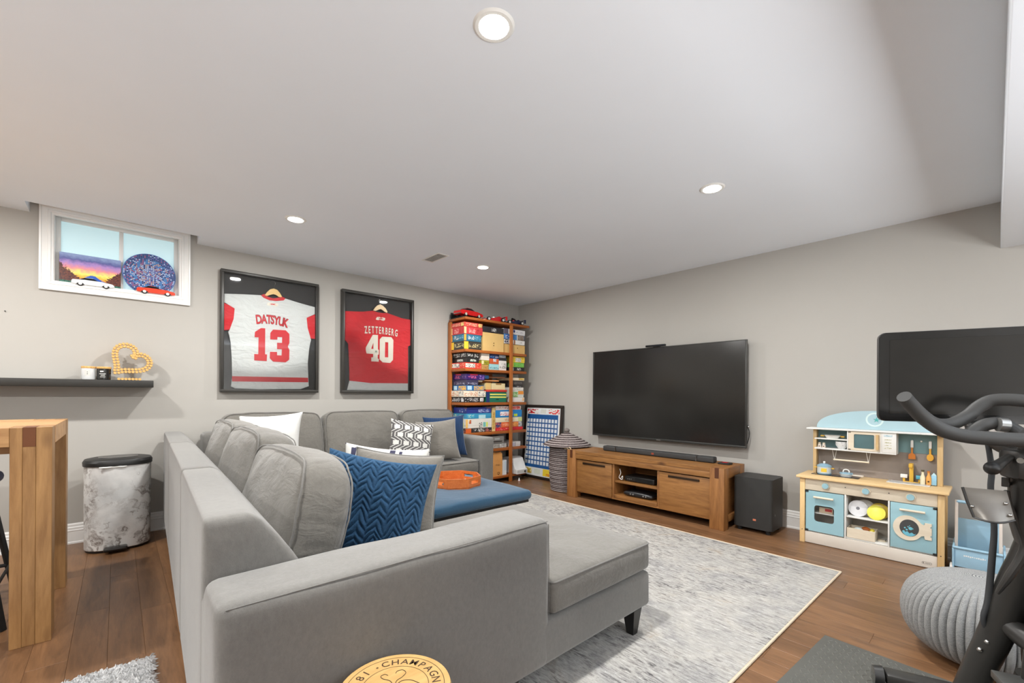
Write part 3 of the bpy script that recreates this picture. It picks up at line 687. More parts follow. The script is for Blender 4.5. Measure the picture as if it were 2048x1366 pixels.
for i in range(3): MB().cyl((4.078, 2.60+i*.02, .305), (4.081, 2.60+i*.02, .305), .005, n=10).build('button', m_metal, d1)
for y in (2.36, 2.65):
    MB().cyl((4.12, y, .2755), (4.12, y, .283), .012, n=10).build('foot', m_black, d1)
wc = thing('cable_loop', 'loose white cable looping beside the player box', 'cable', (4.08, 2.72, .276))
MB().tube([(4.06, 2.73, .40), (4.05, 2.71, .36), (4.055, 2.735, .31), (4.06, 2.70, .29), (4.055, 2.69, .33), (4.06, 2.715, .30), (4.12, 2.72, .281)], .0035, 8, sub=5).build('cord', m_white, wc)
d2 = thing('game_console', 'low curved black game console with two round buttons on the lower console shelf', 'game console', (4.13, 2.50, .125))
MB().soft((4.04, 2.33, .126), (4.24, 2.68, .185), .028, .03, lambda n, p: Vector((p.x, p.y, p.z*(1.0-.35*n.y*n.y)))).build('case', M((30, 30, 32), .3), d2)
for y in (2.40, 2.43, 2.55, 2.58): MB().cyl((4.036, y, .157), (4.043, y, .157), .008, n=12).build('port', m_metal, d2)

# ================================================================== subwoofer
sw = thing('subwoofer', 'dark grey box subwoofer on the floor right of the media console', 'subwoofer', (4.34, 1.40, 0))
def subx(b, z0, z1, r=.03, inset=0.0):
    P = []
    x0, x1, y0, y1 = 4.155+inset, 4.46-inset, 1.268+inset, 1.585-inset
    for (cx, cy, a0) in ((x1-r, y1-r, 0), (x0+r, y1-r, 90), (x0+r, y0+r, 180), (x1-r, y0+r, 270)):
        for i in range(6): a = math.radians(a0+i*18); P.append((cx+r*math.cos(a), cy+r*math.sin(a)))
    return b.prism(P, 'xy', z0, z1, .004)
subx(MB(), .035, .478).build('cabinet', M((44, 44, 43), .55, name='charcoal_vinyl', bump=.1, bscale=500), sw)
for x, y in ((4.19, 1.31), (4.19, 1.54), (4.42, 1.31), (4.42, 1.54)): MB().cyl((x, y, 0.001), (x, y, .036), .018, .022, 16).build('foot', m_blackmatte, sw)
MB().box((4.1535, 1.395, .105), (4.1550, 1.420, .122), .0005).build('badge', M((200, 120, 90), .4), sw)
MB().box((4.22, 1.2665, .16), (4.235, 1.2678, .175)).build('indicator', M((90, 90, 90), .3), sw, smooth=False)

# ================================================================== rug
t = NT('distressed_rug'); v = t.coords((5, 1, 1)); v1 = t.coords((1, 1, 1)); vf = t.coords((38, 9, 1))
big = t.noise(v1, 1.1, 3, .6); pat = t.noise(v1, 2.6, 4, .7, 1.0); st = t.noise(v, 6.5, 6, .75, .6); fl_ = t.noise(vf, 3.0, 4, .75, .4); pile = t.noise(v1, 420, 2, .6)
c = t.ramp(pat, [(0.30, (150, 149, 149)), (0.46, (172, 170, 166)), (0.60, (184, 181, 175)), (0.76, (168, 156, 140))])
v2 = t.coords((10, 1.3, 1)); v3 = t.coords((22, 4.5, 1)); s1 = t.noise(v2, 2.6, 5, .7, .5); s2 = t.noise(v3, 3.2, 6, .8, .3)
dens = t.ramp(big, [(.36, (.3, .3, .3, 1)), (.58, (1, 1, 1, 1))])
k1 = t.ramp(s1, [(.48, (0, 0, 0, 1)), (.58, (1, 1, 1, 1))]); k2 = t.ramp(s2, [(.505, (0, 0, 0, 1)), (.56, (1, 1, 1, 1))])
c = t.mix(t.math('MULTIPLY', t.math('MULTIPLY', k2, dens), t.math('ADD', t.math('MULTIPLY', k1, .55), .42)), c, lin((64, 61, 64)))
c = t.mix(t.math('MULTIPLY', t.ramp(s2, [(.36, (1, 1, 1, 1)), (.45, (0, 0, 0, 1))]), .7), c, lin((214, 213, 210)))
c = t.mix(t.ramp(pile, [(.35, (.25, .25, .25, 1)), (.6, (0, 0, 0, 1))]), c, lin((84, 84, 88)))
t.col(c); t.b.inputs['Roughness'].default_value = .95; t.b.inputs['Specular IOR Level'].default_value = .15; t.bump(pile, .35, .003)
rug = thing('area_rug', 'large pale grey distressed rug with cream edging under the sofa', 'rug', (2.45, 2.27, 0), math.radians(-1.2))
m_rug = t.m
MB().box((-1.235, -1.545, .0), (1.235, 1.545, .009), .002, 1).build('pile', m_rug, rug, True)
b = MB(); e = [(-1.24, -1.55, .006), (1.24, -1.55, .006), (1.24, 1.55, .006), (-1.24, 1.55, .006)]
for i in range(4): MB().tube([e[i], e[(i+1) % 4]], .0065, 8).build('edge_binding', M((212, 196, 172), .9), rug, True)

# ================================================================== sectional sofa
m_sofa = fabric('grey_sofa_velour', (113, 111, 107), 500, .16, .10, 4.0, .35, .02)
m_cush = fabric('grey_cushion_velour', (112, 109, 103), 500, .15, .30, 9.0, .35, .03)
m_legs = M((20, 18, 17), .35, name='espresso_wood')
so = thing('sectional_sofa', 'large light grey fabric sectional sofa with chaise facing the television', 'sofa', (1.6, 3.0, 0))
skew = lambda y: .158+(.30-.158)*(y-1.17)/(4.87-1.17)          # outer face of the long back run
xs = lambda x, y: x+(skew(y)-.18)
# near arm
nw = lambda f, a=.004, s=4.0: (lambda n, p: p+Vector((noise.noise(p*s)*a, noise.noise(p*s+Vector((5, 0, 0)))*a, noise.noise(p*s+Vector((0, 9, 0)))*a)))
MB().soft((.165, 1.170, .13), (1.275, 1.405, .712), .035, .06, nw(0, .004)).build('arm', m_sofa, so)
for P in ([(.185, 1.178, .702), (.70, 1.1775, .7035), (1.258, 1.178, .702)], [(1.2665, 1.180, .690), (1.2685, 1.1785, .50), (1.2685, 1.1785, .33)]): MB().tube(P, .0016, 6).build('seam', m_sofa, so)
# back run (three modules), leaning slightly, behind the near arm
def back_mod(y0, y1, top0, top1):
    def f(n, p):
        y = (y0+y1)/2+p.y; t_ = (n.z+1)/2; top = top0+(top1-top0)*(n.y+1)/2
        z = .13+(top-.13)*t_
        w = (p.x/ .125); 
        thick = .052+.070*min(1, (1-t_)/.27)**.75
        x = skew(y)+.125+w*thick+(-.02)+ (-.045*(1-t_))*0 + noise.noise(Vector((p.x, y*3, z*3)))*.004
        x = skew(y)+ (w+1)*thick*(1.08)
        return Vector((x-(c_[0]), p.y, z-c_[2]))
    lo, hi = (skew(y0), y0, .13), (skew(y0)+.25, y1, .88)
    c_ = ((lo[0]+hi[0])/2, 0, (lo[2]+hi[2])/2)
    b = MB(); b.soft(lo, hi, .028, .06, f); return b.build('back_frame', m_sofa, so)
back_mod(1.410, 2.352, .862, .872); back_mod(2.362, 3.70, .872, .868); back_mod(3.71, 4.86, .868, .862)
# lower side panel beneath the near back, flush with the arm
MB().soft((.170, 1.30, .13), (.30, 1.46, .66), .02, .08).build('corner_block', m_sofa, so)
# chaise base and cushion
MB().soft((.40, 1.172, .135), (2.020, 2.205, .308), .022, .08, nw(0, .002)).build('chaise_base', m_sofa, so)
def cushion(name, a, c, puff=.018, r=.04, mat=m_cush, pip=True):
    o = MB().soft(a, c, r, .05, lambda n, p: Vector((p.x+(1-n.y*n.y)*(1-n.z*n.z)*.006*n.x, p.y+(1-n.x*n.x)*(1-n.z*n.z)*.006*n.y, p.z+(puff*(1-n.x**4)*(1-n.y**4) if n.z > 0 else 0)+noise.noise(p*5)*.003))).build(name, mat, so)
    if pip:
        z = c[2]-.010; r_ = .022; P = []
        x0, x1, y0, y1 = a[0]+.003, c[0]-.003, a[1]+.003, c[1]-.003
        for (cx, cy, a0) in ((x1-r_, y1-r_, 0), (x0+r_, y1-r_, 90), (x0+r_, y0+r_, 180), (x1-r_, y0+r_, 270)):
            for i in range(4): an = math.radians(a0+i*30); P.append((cx+r_*math.cos(an), cy+r_*math.sin(an), z))
        MB().tube(P, .004, 6, True).build('piping', m_sofa, o)
    return o
cushion('seat_cushion', (.42, 1.408, .312), (1.30, 2.20, .452), .012)
cushion('chaise_cushion', (1.30-.01, 1.176, .312), (2.030, 2.200, .456), .014, .03)
for x, y in ((1.92, 1.215), (1.92, 2.12), (1.10, 1.235), (.28, 1.26), (.35, 2.2), (.40, 3.55)):
    b = MB(); b.rings([[(x+sx*s_, y+sy*s_, z) for sx, sy in ((-1, -1), (1, -1), (1, 1), (-1, 1))] for s_, z in ((.019, .009 if x > 1 else .001), (.034, .137))]); b.build('leg', m_legs, so, smooth=False)
for x, y in ((.60, 4.05), (3.16, 3.98), (3.16, 4.78)):
    b = MB(); b.rings([[(x+sx*s_, y+sy*s_, z) for sx, sy in ((-1, -1), (1, -1), (1, 1), (-1, 1))] for s_, z in ((.019, .001), (.034, .137))]); b.build('leg', m_legs, so, smooth=False)
# middle seats and corner
MB().soft((.42, 2.215, .13), (1.22, 4.82, .31), .02, .12).build('seat_base', m_sofa, so)
MB().soft((1.23, 3.93, .13), (3.05, 4.82, .31), .02, .12).build('seat_base', m_sofa, so)
cushion('seat_cushion', (.46, 2.21, .312), (1.24, 3.05, .462)); cushion('seat_cushion', (.46, 3.055, .312), (1.24, 3.90, .462))
cushion('seat_cushion', (.46, 3.905, .312), (1.40, 4.60, .462)); cushion('seat_cushion', (1.405, 3.905, .312), (2.22, 4.60, .466)); cushion('seat_cushion', (2.225, 3.905, .312), (3.045, 4.60, .466))
# far run: back against the jersey wall and the right arm
MB().soft((.56, 4.66, .13), (3.06, 4.885, .85), .04, .08, nw(0, .003)).build('back_frame', m_sofa, so)
MB().soft((3.052, 3.895, .13), (3.255, 4.885, .712), .035, .06, nw(0, .004)).build('arm', m_sofa, so)
# back cushions
def back_cushion(c, w, h, th, rz, lean, seed, sag=.0, r=.07, rd=.13):
    """rounded bolster: local x = width, y = thickness, z = height"""
    def f(n, p):
        u = 1-min(1, abs(n.x))**2.5; v_ = 1-min(1, abs(n.z))**2.2
        y = p.y*(0.74+.42*u*v_)
        x = p.x*(1-rd*abs(n.z)**3.0); z = p.z*(1-rd*.92*abs(n.x)**3.0)
        q = Vector((x*6+seed*3.1, y*3, z*6)); w_ = noise.noise(q)*.010+noise.noise(q*2.3+Vector((3, 1, 0)))*.005
        edge = (abs(n.x)**3); cr = math.sin(z*85+noise.noise(q)*5)*.0028*edge
        return Vector((x+cr*(1 if n.x > 0 else -1), y+(w_ if n.y > 0 else -w_), z+w_*.4))
    xf = Matrix.Translation(Vector(c)) @ Matrix.Rotation(rz, 4, 'Z') @ Matrix.Rotation(lean, 4, 'X')
    o = MB().soft((-w/2, -th/2, -h/2), (w/2, th/2, h/2), r, .03, f, xf, rs=5).build('back_cushion', m_cush, so)
    for sy in (1, -1):
        P = []; Q = []; x1, z1, rr = w/2-.014, h/2-.014, .075
        for (cx, cz, a0) in ((x1-rr, z1-rr, 0), (-x1+rr, z1-rr, 90), (-x1+rr, -z1+rr, 180), (x1-rr, -z1+rr, 270)):
            for i in range(6):
                an = math.radians(a0+i*18); Q.append((cx+rr*math.cos(an), cz+rr*math.sin(an)))
        for i in range(len(Q)):
            (ax, az), (bx, bz) = Q[i], Q[(i+1) % len(Q)]; m_ = max(1, int(math.hypot(bx-ax, bz-az)/.03))
            for k in range(m_):
                X_, Z_ = ax+(bx-ax)*k/m_, az+(bz-az)*k/m_
                P.append(xf @ (f(Vector((X_/(w/2), sy, Z_/(h/2))), Vector((X_, sy*(th/2-.012), Z_)))+Vector((0, sy*.004, 0))))
        MB().tube(P, .0035, 6, True).build('piping', m_sofa, o)
    return o
back_cushion((.525, 1.98, .700), .80, .56, .24, -PI/2, math.radians(-14), 1)
back_cushion((.56, 2.83, .720), .84, .58, .24, -PI/2, math.radians(-13), 2)
back_cushion((.60, 3.68, .720), .80, .58, .24, -PI/2, math.radians(-12), 3)
back_cushion((1.10, 4.58, .735), .88, .58, .22, 0, math.radians(-12), 4, rd=.055)
back_cushion((1.965, 4.58, .735), .845, .58, .22, 0, math.radians(-12), 5, rd=.055)
back_cushion((2.765, 4.58, .735), .745, .58, .22, 0, math.radians(-12), 6, rd=.055)

# ================================================================== throw pillows
def pillow(name, label, c, w, h, th, rot, mat, seed=0, relief=None, cat='pillow', n=44, group='throw pillows on the sofa', pinch=.10, piping=None, matfn=None, wr=.006):
    o = thing(name, label, cat, c, rot=rot, group=group)
    def surf(sg):
        def f(u, v_):
            a, b_ = 2*u-1, 2*v_-1
            x = a*w/2*(1-pinch*(1-b_*b_)*abs(a)**2*.9); z = b_*h/2*(1-pinch*(1-a*a)*abs(b_)**2*.9)
            t_ = max(0, (1-abs(a)**2.6)*(1-abs(b_)**2.6))**.5
            q = Vector((x*7+seed, z*7, sg*2)); y = sg*(th/2*t_*(1+.10*noise.noise(q*.6))+noise.noise(q)*wr*min(1, t_*3))
            if relief: y += sg*relief(a, b_)*min(1, t_*2.2)
            return (x, y, z)
        return f
    b = MB(); bm = b.bm
    for sg in (-1, 1): b.grid(surf(sg), n, n)
    bmesh.ops.remove_doubles(bm, verts=bm.verts, dist=.0004)
    mats = mat if isinstance(mat, list) else [mat]
    if matfn:
        for f in bm.faces:
            ce = f.calc_center_median(); f.material_index = matfn(ce.x/(w/2), ce.z/(h/2), ce.y)
    b.build('cover', mats, o, True, angle=80)
    if piping:
        P = []
        for i in range(4*12):
            s_, k2 = divmod(i, 12); t_ = k2/6-1
            a, b_ = ((t_, 1), (1, -t_), (-t_, -1), (-1, t_))[s_]; P.append(Vector((a*w/2*(1-pinch*(1-b_*b_)*.9), 0, b_*h/2*(1-pinch*(1-a*a)*.9))))
        MB().tube(P, .0045, 6, True).build('piping', piping, o, True)
    return o
t = NT('blue_plush'); v = t.coords(); a_n = t.noise(v, 260, 3, .7); t.col(t.ramp(a_n, [(.3, (12, 40, 66)), (.7, (30, 76, 112))])); t.b.inputs['Roughness'].default_value = .9; t.b.inputs['Sheen Weight'].default_value = .5; t.b.inputs['Sheen Tint'].default_value = lin((90, 150, 200)); t.bump(t.mix(.5, a_n, t.noise(v, 60, 4, .7)), .9, .008); m_blue = t.m
def leafy(a, b_):
    k = a*3.2; col_ = math.floor(k); fx = abs((k-col_)-.5)*2; ph = b_*7.5+fx*1.5+(col_ % 2)*.5+.75*noise.noise(Vector((a*3.5, b_*4, 0)))
    s_ = ph-math.floor(ph); return .016*(math.sin(PI*s_)**.7)*(0.35+.65*math.sin(PI*min(1, max(0, fx*.85+.12))))-.004
m_lin = fabric('grey_velvet_pillow', (116, 112, 105), 600, .05, .35, 9, .4, .03)
pillow('throw_pillow', 'plush royal blue pillow with leaf relief on the near sofa seat', (.865, 1.90, .675), .50, .49, .20, (math.radians(-16), math.radians(10), math.radians(-34)), m_blue, 3, leafy, n=150, wr=.004)
pillow('throw_pillow', 'grey velvet pillow with piping behind the plush blue pillow', (1.09, 2.13, .668), .47, .46, .17, (math.radians(-14), math.radians(6), math.radians(-38)), m_lin, 5, piping=m_sofa, wr=.009)
pillow('throw_pillow', 'plain white pillow in the corner of the sofa', (.93, 4.02, .80), .52, .48, .16, (math.radians(-16), math.radians(-4), math.radians(-38)), fabric('white_cotton', (206, 206, 203), 600, .02, .15, 6, .1, .02), 8)
def zig(u, p=1.0):
    f = u/p-math.floor(u/p); return (min(1, max(0, 4*f)) if f < .5 else min(1, max(0, 1-4*(f-.5))))
def meander(N, w0, w1):
    U = lambda x, z: x*N+.66*(zig(z*N*.60)-.5)
    def f(x, z, y):
        u = U(x, z); g = math.hypot((U(x+.01, z)-u)/.01, (U(x, z+.01)-u)/.01); fr = u-math.floor(u); d = abs(fr-.5)/max(g, .5)
        return 1 if w0 < d < w1 else 0
    return f
m_pw, m_pg = fabric('white_pattern_cloth', (206, 205, 200), 700, .03, .1, 5, .1, .02), fabric('charcoal_pattern_cloth', (92, 90, 90), 700, .05, .1, 5, .1, .02)
pillow('throw_pillow', 'white pillow with interlocking grey meander pattern near the right sofa arm', (2.24, 4.02, .700), .46, .46, .13, (math.radians(-18), math.radians(10), math.radians(-14)), [m_pw, m_pg], 11, n=170, matfn=meander(2.3, .016, .100), wr=.003)
m_pn = fabric('navy_pattern_cloth', (62, 62, 84), 700, .05, .1, 5, .1, .02)
def blocks(x, z, y):
    u, w_ = x*2.2, z*2.2; fu, fw_ = u-math.floor(u), w_-math.floor(w_); k = (math.floor(u)+math.floor(w_)) % 2
    return 1 if (.2 < fu < .48 and .05 < fw_ < .95 if k else .2 < fw_ < .48 and .05 < fu < .95) or (.68 < fu < .84 and .1 < fw_ < .9 and k) else 0
pillow('throw_pillow', 'white pillow with navy block pattern tucked behind the grey velvet pillow', (1.12, 2.33, .678), .48, .46, .13, (math.radians(-14), math.radians(5), math.radians(-36)), [m_pw, m_pn], 12, n=110, matfn=blocks, wr=.003)
pillow('throw_pillow', 'light grey pillow with soft creases beside the right sofa arm', (2.60, 4.08, .70), .46, .46, .15, (math.radians(-18), math.radians(-4), math.radians(-20)), m_lin, 14, wr=.01)
m_navy = fabric('navy_ribbed_cloth', (24, 50, 84), 400, .08, .1, 5, .3, .02)
pillow('throw_pillow', 'dark blue ribbed pillow against the right sofa arm', (2.80, 4.24, .72), .48, .48, .14, (math.radians(-14), math.radians(-3), math.radians(-24)), m_navy, 15, relief=lambda a, b_: .003*math.sin(a*70), n=90)

# ================================================================== ottoman with tray
ot = thing('ottoman', 'blue velvet bench ottoman on black hairpin legs', 'ottoman', (2.33, 3.05, 0), math.radians(-1))
m_ott = fabric('slate_blue_velvet', (44, 76, 100), 300, .10, .3, 5, .3, .02)
MB().soft((-.475, -.50, .345), (.475, .50, .432), .04, .06, lambda n, p: Vector((p.x, p.y, p.z+(.008*(1-n.x**4)*(1-n.y**4)-.010*abs(n.x*n.y)**3 if n.z > 0 else 0)+noise.noise(p*9)*.004))).build('cushion_top', m_ott, ot, True)
ot.location = (2.06, 3.03, 0)
MB().box((-.45, -.47, .325), (.45, .47, .347), .004).build('base_board', m_blackmatte, ot, True)
for sx in (-1, 1):
    for sy in (-1, 1):
        x, y = sx*.40, sy*.40; tx, ty = sx*.43, sy*.43
        MB().tube([(x+.05*sx*-1, y, .328), (tx, ty, .02), (tx+.004, ty+.002, .0105), (tx, ty+.004, .02), (x, y+.05*sy*-1, .328)], .0055, 8, sub=3).build('leg', m_blackmatte, ot, True)
tr = thing('serving_tray', 'orange stained octagonal wooden tray with cut-out handles on the blue ottoman', 'tray', (2.12, 3.06, .437), math.radians(18))
m_or = wood('orange_stained_wood', (176, 84, 34), (214, 126, 66), 'x', 3, .25, stretch=5)
R_ = .225; H_ = .085; V8 = [(R_*math.cos(PI/8+i*PI/4), R_*math.sin(PI/8+i*PI/4)) for i in range(8)]
MB().prism([(x*.98, y*.98) for x, y in V8], 'xy', .001, .012).build('base', m_or, tr, True, smooth=False)
for i in range(8):
    (ax, ay), (bx, by) = V8[i], V8[(i+1) % 8]; p, q = Vector((ax, ay, 0)), Vector((bx, by, 0)); d = (q-p); L = d.length; x_ = d.normalized(); z_ = Vector((0, 0, 1)); y_ = z_.cross(x_)
    mt = Matrix((x_, y_, z_)).transposed().to_4x4(); mt.translation = p
    b = MB()
    if i in (1, 5, 3, 7):
        b.box((0, 0, .012), (L, .010, .035), .001, xf=mt).box((0, 0, .060), (L, .010, H_), .001, xf=mt).box((0, 0, .035), (L*.22, .010, .060), .0, xf=mt).box((L*.78, 0, .035), (L, .010, .060), .0, xf=mt)
    else: b.box((0, 0, .012), (L, .010, H_), .001, xf=mt)
    b.build('side_panel', m_or, tr, True, smooth=False)
mg = thing('table_mat', 'round dark patterned mat lying in the orange tray', 'mat', (2.10, 3.04, .4495)); MB().lathe([(.0008, .450), (.10, .450), (.10, .4525), (.0008, .4525)], (2.10, 3.04, 0), 32, caps=False).build('disc', M((70, 60, 52), .8, var=.5, nscale=60), mg)
fb = thing('storage_box', 'beige and black patterned storage box under the blue ottoman', 'box', (2.08, 3.20, 0)); MB().box((1.86, 3.06, .0101), (2.22, 3.34, .17), .01).build('body', M((140, 128, 112), .9, var=.6, nscale=45), fb); MB().box((1.85, 3.05, .171), (2.23, 3.35, .19), .006).build('lid', M((96, 80, 70), .9, var=.6, nscale=60), fb)
bk = thing('folded_blanket', 'dark red folded blanket under the blue ottoman', 'blanket', (2.36, 3.20, 0)); MB().soft((2.24, 3.04, .0101), (2.42, 3.34, .10), .04, .04).build('lower_fold', M((110, 24, 36), .9, bump=.3), bk); MB().soft((2.245, 3.05, .1011), (2.41, 3.33, .18), .04, .04).build('upper_fold', M((120, 28, 40), .9, bump=.3), bk)

# ================================================================== game shelf
gs = thing('game_shelf', 'open cherry wood shelf unit stacked with board games in the corner', 'shelf', (3.83, 4.70, 0))
SX0, SX1, SY0, SY1 = 3.275, 4.385, 4.515, 4.888
zs_ = [(2.170, 2.200), (1.752, 1.786), (1.503, 1.537), (1.063, 1.099), (.670, .705), (.436, .470), (.062, .090)]
for i, (a, c) in enumerate(zs_):
    MB().box((SX0+.006, SY0, a), (SX1+(.03 if i == 0 else -.02), SY1, c), .002).build('shelf_board', m_shelfwood, gs)
MB().box((SX0-.004, SY1-.055, 0), (SX0+.022, SY1+.01, 2.165), .002).build('rear_post', m_shelfwood_z, gs)
MB().box((SX0+.10, SY1-.012, .10), (SX0+.75, SY1, 2.165), .001).build('back_panel', m_shelfwood_z, gs, smooth=False)
MB().box((4.028, SY0-.022, 0), (4.082, SY0-.001, 2.165), .004).build('front_post', m_shelfwood_z, gs)
MB().box((4.318, SY1-.05, 0), (4.345, SY1+.01, 2.165), .002).build('rear_post', M((34, 28, 24), .5), gs)
def printmat(base, ink, sc=60, dens=.52):
    key = ('print', base, ink, sc, dens)
    if key in MC: return MC[key]
    t = NT('printed_card'); v = t.coords((1, 1, 1.8)); n1 = t.noise(v, sc, 2, .6); n2 = t.noise(v, sc*.28, 2, .5)
    f = t.math('MULTIPLY', t.math('GREATER_THAN', n1, dens), t.math('GREATER_THAN', n2, .46))
    t.col(t.mix(f, lin(base), lin(ink))); t.b.inputs['Roughness'].default_value = .35
    MC[key] = t.m; return t.m
FRONT = 4.55
def game(label, x0, x1, z0, z1, base, prints=(), depth=.30, yf=FRONT, lid=True, cat='board game', name='board_game', rough=.4, group='board games on the shelf', tilt=0, side=None):
    """prints: (u0,u1,v0,v1,colour,ink) rectangles on the front, and mirrored on the left side when side given"""
    o = thing(name, label, cat, ((x0+x1)/2, yf+depth/2, z0), rot=(0, tilt, 0), group=group)
    yb = min(yf+depth, SY1-.016); e = .0006
    g = lambda: None
    zl = z0+(z1-z0)*.30 if lid else z0
    MB().box((x0+e+(.0015 if lid else 0), yf+(.0015 if lid else 0), z0+e), (x1-e-(.0015 if lid else 0), yb, z1-.004), .0012, 1).build('box_base', M(base, rough, var=.04), o)
    if lid: MB().box((x0+e, yf, zl), (x1-e, yb, z1-e), .0015, 1).build('lid', M(base, rough, var=.03), o)
    for (u0, u1, v0, v1, c, ink) in prints:
        m_ = printmat(c, ink) if ink else M(c, .4, var=.05, nscale=30)
        X_0, X_1 = x0+(x1-x0)*u0, x0+(x1-x0)*u1; Z0, Z1 = z0+(z1-z0)*v0, z0+(z1-z0)*v1
        MB().box((X_0, yf-.0008, Z0), (X_1, yf+.0004, Z1)).build('printed_panel', m_, o, smooth=False)
        if side:
            D_ = yb-yf; MB().box((x0+e-.0008, yf+D_*(1-u1), Z0), (x0+e+.0004, yf+D_*(1-u0), Z1)).build('printed_panel', m_, o, smooth=False)
    return o
WH, BK, RD, YL = (232, 232, 228), (34, 32, 34), (206, 52, 48), (238, 200, 80)
Lx = 3.285
# --- top bay
sh2 = 1.787
game('yellow and black box at the bottom of the top left stack', Lx, 3.567, sh2, 1.893, (60, 56, 50), [(.0, .24, .05, .95, (240, 196, 60), None), (.26, .97, .25, .75, (60, 56, 50), (222, 208, 150))], side=1)
game('teal blue box third from the top in the top left stack', Lx, 3.566, 1.894, 1.984, (52, 110, 138), [(.0, .12, .05, .95, (232, 168, 60), None), (.22, .58, .25, .8, (58, 120, 150), WH), (.64, .94, .25, .8, (58, 120, 150), (130, 190, 210))], side=1)
game('red box second from the top in the top left stack', Lx, 3.585, 1.985, 2.080, (206, 66, 70), [(.0, .12, .05, .95, (240, 206, 150), None), (.25, .6, .15, .85, (214, 80, 84), (250, 190, 180)), (.66, .95, .2, .8, (196, 60, 62), (150, 40, 44))], side=1)
game('red and orange box on top of the top left stack', Lx, 3.585, 2.081, 2.138, (212, 70, 62), [(.05, .7, .15, .85, (216, 84, 74), (246, 190, 160)), (.76, .98, .1, .9, (240, 206, 130), (120, 60, 30))], side=1)
o = game('pale wooden cabinet box in the middle of the top bay', 3.590, 3.958, sh2, 2.040, (222, 186, 120), [], lid=False, cat='box', name='wooden_box', group='wooden boxes on the game shelf')
for z in (1.868, 1.90): MB().cyl((3.775, FRONT-.008, z), (3.775, FRONT+.001, z), .006, n=10).build('knob', M((120, 84, 40), .4), o)
game('flat black box with round white emblem above the wooden cabinet box', 3.592, 3.956, 2.042, 2.116, (44, 42, 46), [(.40, .62, .2, .8, (44, 42, 46), WH)])
o = game('pale wooden drawer box at the right of the top bay', 3.975, 4.362, sh2, 1.914, (218, 180, 112), [(.0, .02, 0, 1, (180, 140, 80), None)], lid=False, cat='box', name='wooden_box', group='wooden boxes on the game shelf')
MB().sphere((4.215, FRONT-.004, 1.868), .006, 8).build('knob', M((120, 84, 40), .4), o)
game('white box with small black mark directly above the right wooden drawer box', 3.974, 4.36, 1.916, 1.978, WH, [(.0, .18, .0, 1, (60, 60, 84), WH), (.45, .52, 0, 1, (170, 120, 90), None), (.7, .85, .3, .7, WH, (90, 90, 90))])
game('blue and grey picture box at the right of the top bay', 3.965, 4.35, 1.980, 2.052, (70, 130, 190), [(.62, .66, 0, 1, (220, 220, 220), None), (.66, .98, .0, 1, (150, 140, 130), (110, 80, 56)), (.05, .25, .1, .9, (60, 100, 170), WH)])
game('white box on top of the stack at the right of the top bay', 3.958, 4.365, 2.054, 2.126, (224, 224, 226), [(.0, .2, .0, 1, (96, 92, 110), None), (.44, .52, .4, .9, (40, 60, 130), None), (.58, .95, .4, .65, (224, 224, 226), (150, 150, 170))])
# --- second bay
b3 = 1.538
game('long red and white box at the bottom left of the second bay', 3.295, 3.570, b3, 1.618, (214, 64, 48), [(.05, .62, .2, .85, (236, 226, 214), (90, 90, 100)), (.68, .98, .1, .9, (214, 64, 48), (240, 160, 130))], side=1)
game('thin black box with small white label in the second bay', 3.325, 3.530, 1.619, 1.680, (40, 38, 38), [(.3, .75, .25, .7, (224, 224, 220), (60, 110, 60))], side=1)
game('black box with large white lettering on top of the second bay left stack', 3.32, 3.529, 1.681, 1.745, (48, 46, 44), [(.05, .5, .15, .85, (48, 46, 44), WH), (.62, .95, .15, .85, (48, 46, 44), WH)], side=1)
game('small tan box at the bottom of the second bay centre', 3.574, 3.692, b3, 1.600, (196, 156, 92), [(.1, .9, .2, .8, (196, 156, 92), (150, 110, 60))], cat='box')
game('yellow green box in the second bay centre', 3.572, 3.700, 1.601, 1.660, (178, 168, 52), [(.0, .28, .1, .9, (226, 220, 170), None), (.3, .98, .2, .8, (178, 168, 52), (80, 80, 30))])
game('plain cream box in the second bay centre', 3.566, 3.704, 1.661, 1.752, (232, 220, 208), [(.0, 1, .62, .68, (200, 190, 180), None)], cat='box')
game('pale teal box at the bottom of the second bay right of centre', 3.706, 3.872, b3, 1.618, (160, 208, 214), [(.05, .95, .2, .5, (160, 208, 214), (80, 130, 150))])
game('orange box with white emblem in the second bay', 3.712, 3.870, 1.619, 1.690, (206, 92, 52), [(.38, .7, .4, .98, (236, 236, 236), (120, 120, 140))])
game('dark blue box on top of the orange box', 3.714, 3.868, 1.691, 1.752, (36, 56, 110), [(.05, .5, .1, .6, (36, 56, 110), (110, 170, 220)), (.6, .95, .2, .6, (36, 56, 110), WH)])
game('white box with dark grey print in the second bay', 3.874, 4.010, b3, 1.672, (226, 224, 220), [(.1, .92, .22, .72, (226, 224, 220), (70, 66, 66))])
game('dark box with pale grey label above the white printed box', 3.872, 4.000, 1.674, 1.750, (44, 42, 46), [(.02, .95, .52, .96, (176, 184, 190), (110, 120, 130))])
bl = thing('ball', 'small blue ball on the game shelf beside the front post', 'ball', (4.036, 4.62, 1.538)); MB().sphere((4.036, 4.64, 1.700), .040, 18).build('globe', M((30, 110, 150), .35), bl); MB().lathe([(.03, b3+.001), (.032, b3+.006), (.008, b3+.012), (.008, 1.662), (.02, 1.668)], (4.036, 4.64, 0), 16).build('stand', m_black, bl)
game('black box at the bottom right of the second bay', 4.10, 4.355, b3, 1.594, (34, 40, 40), [(.42, .75, .25, .85, (34, 40, 40), WH), (.14, .17, .1, .9, (220, 220, 220), None)])
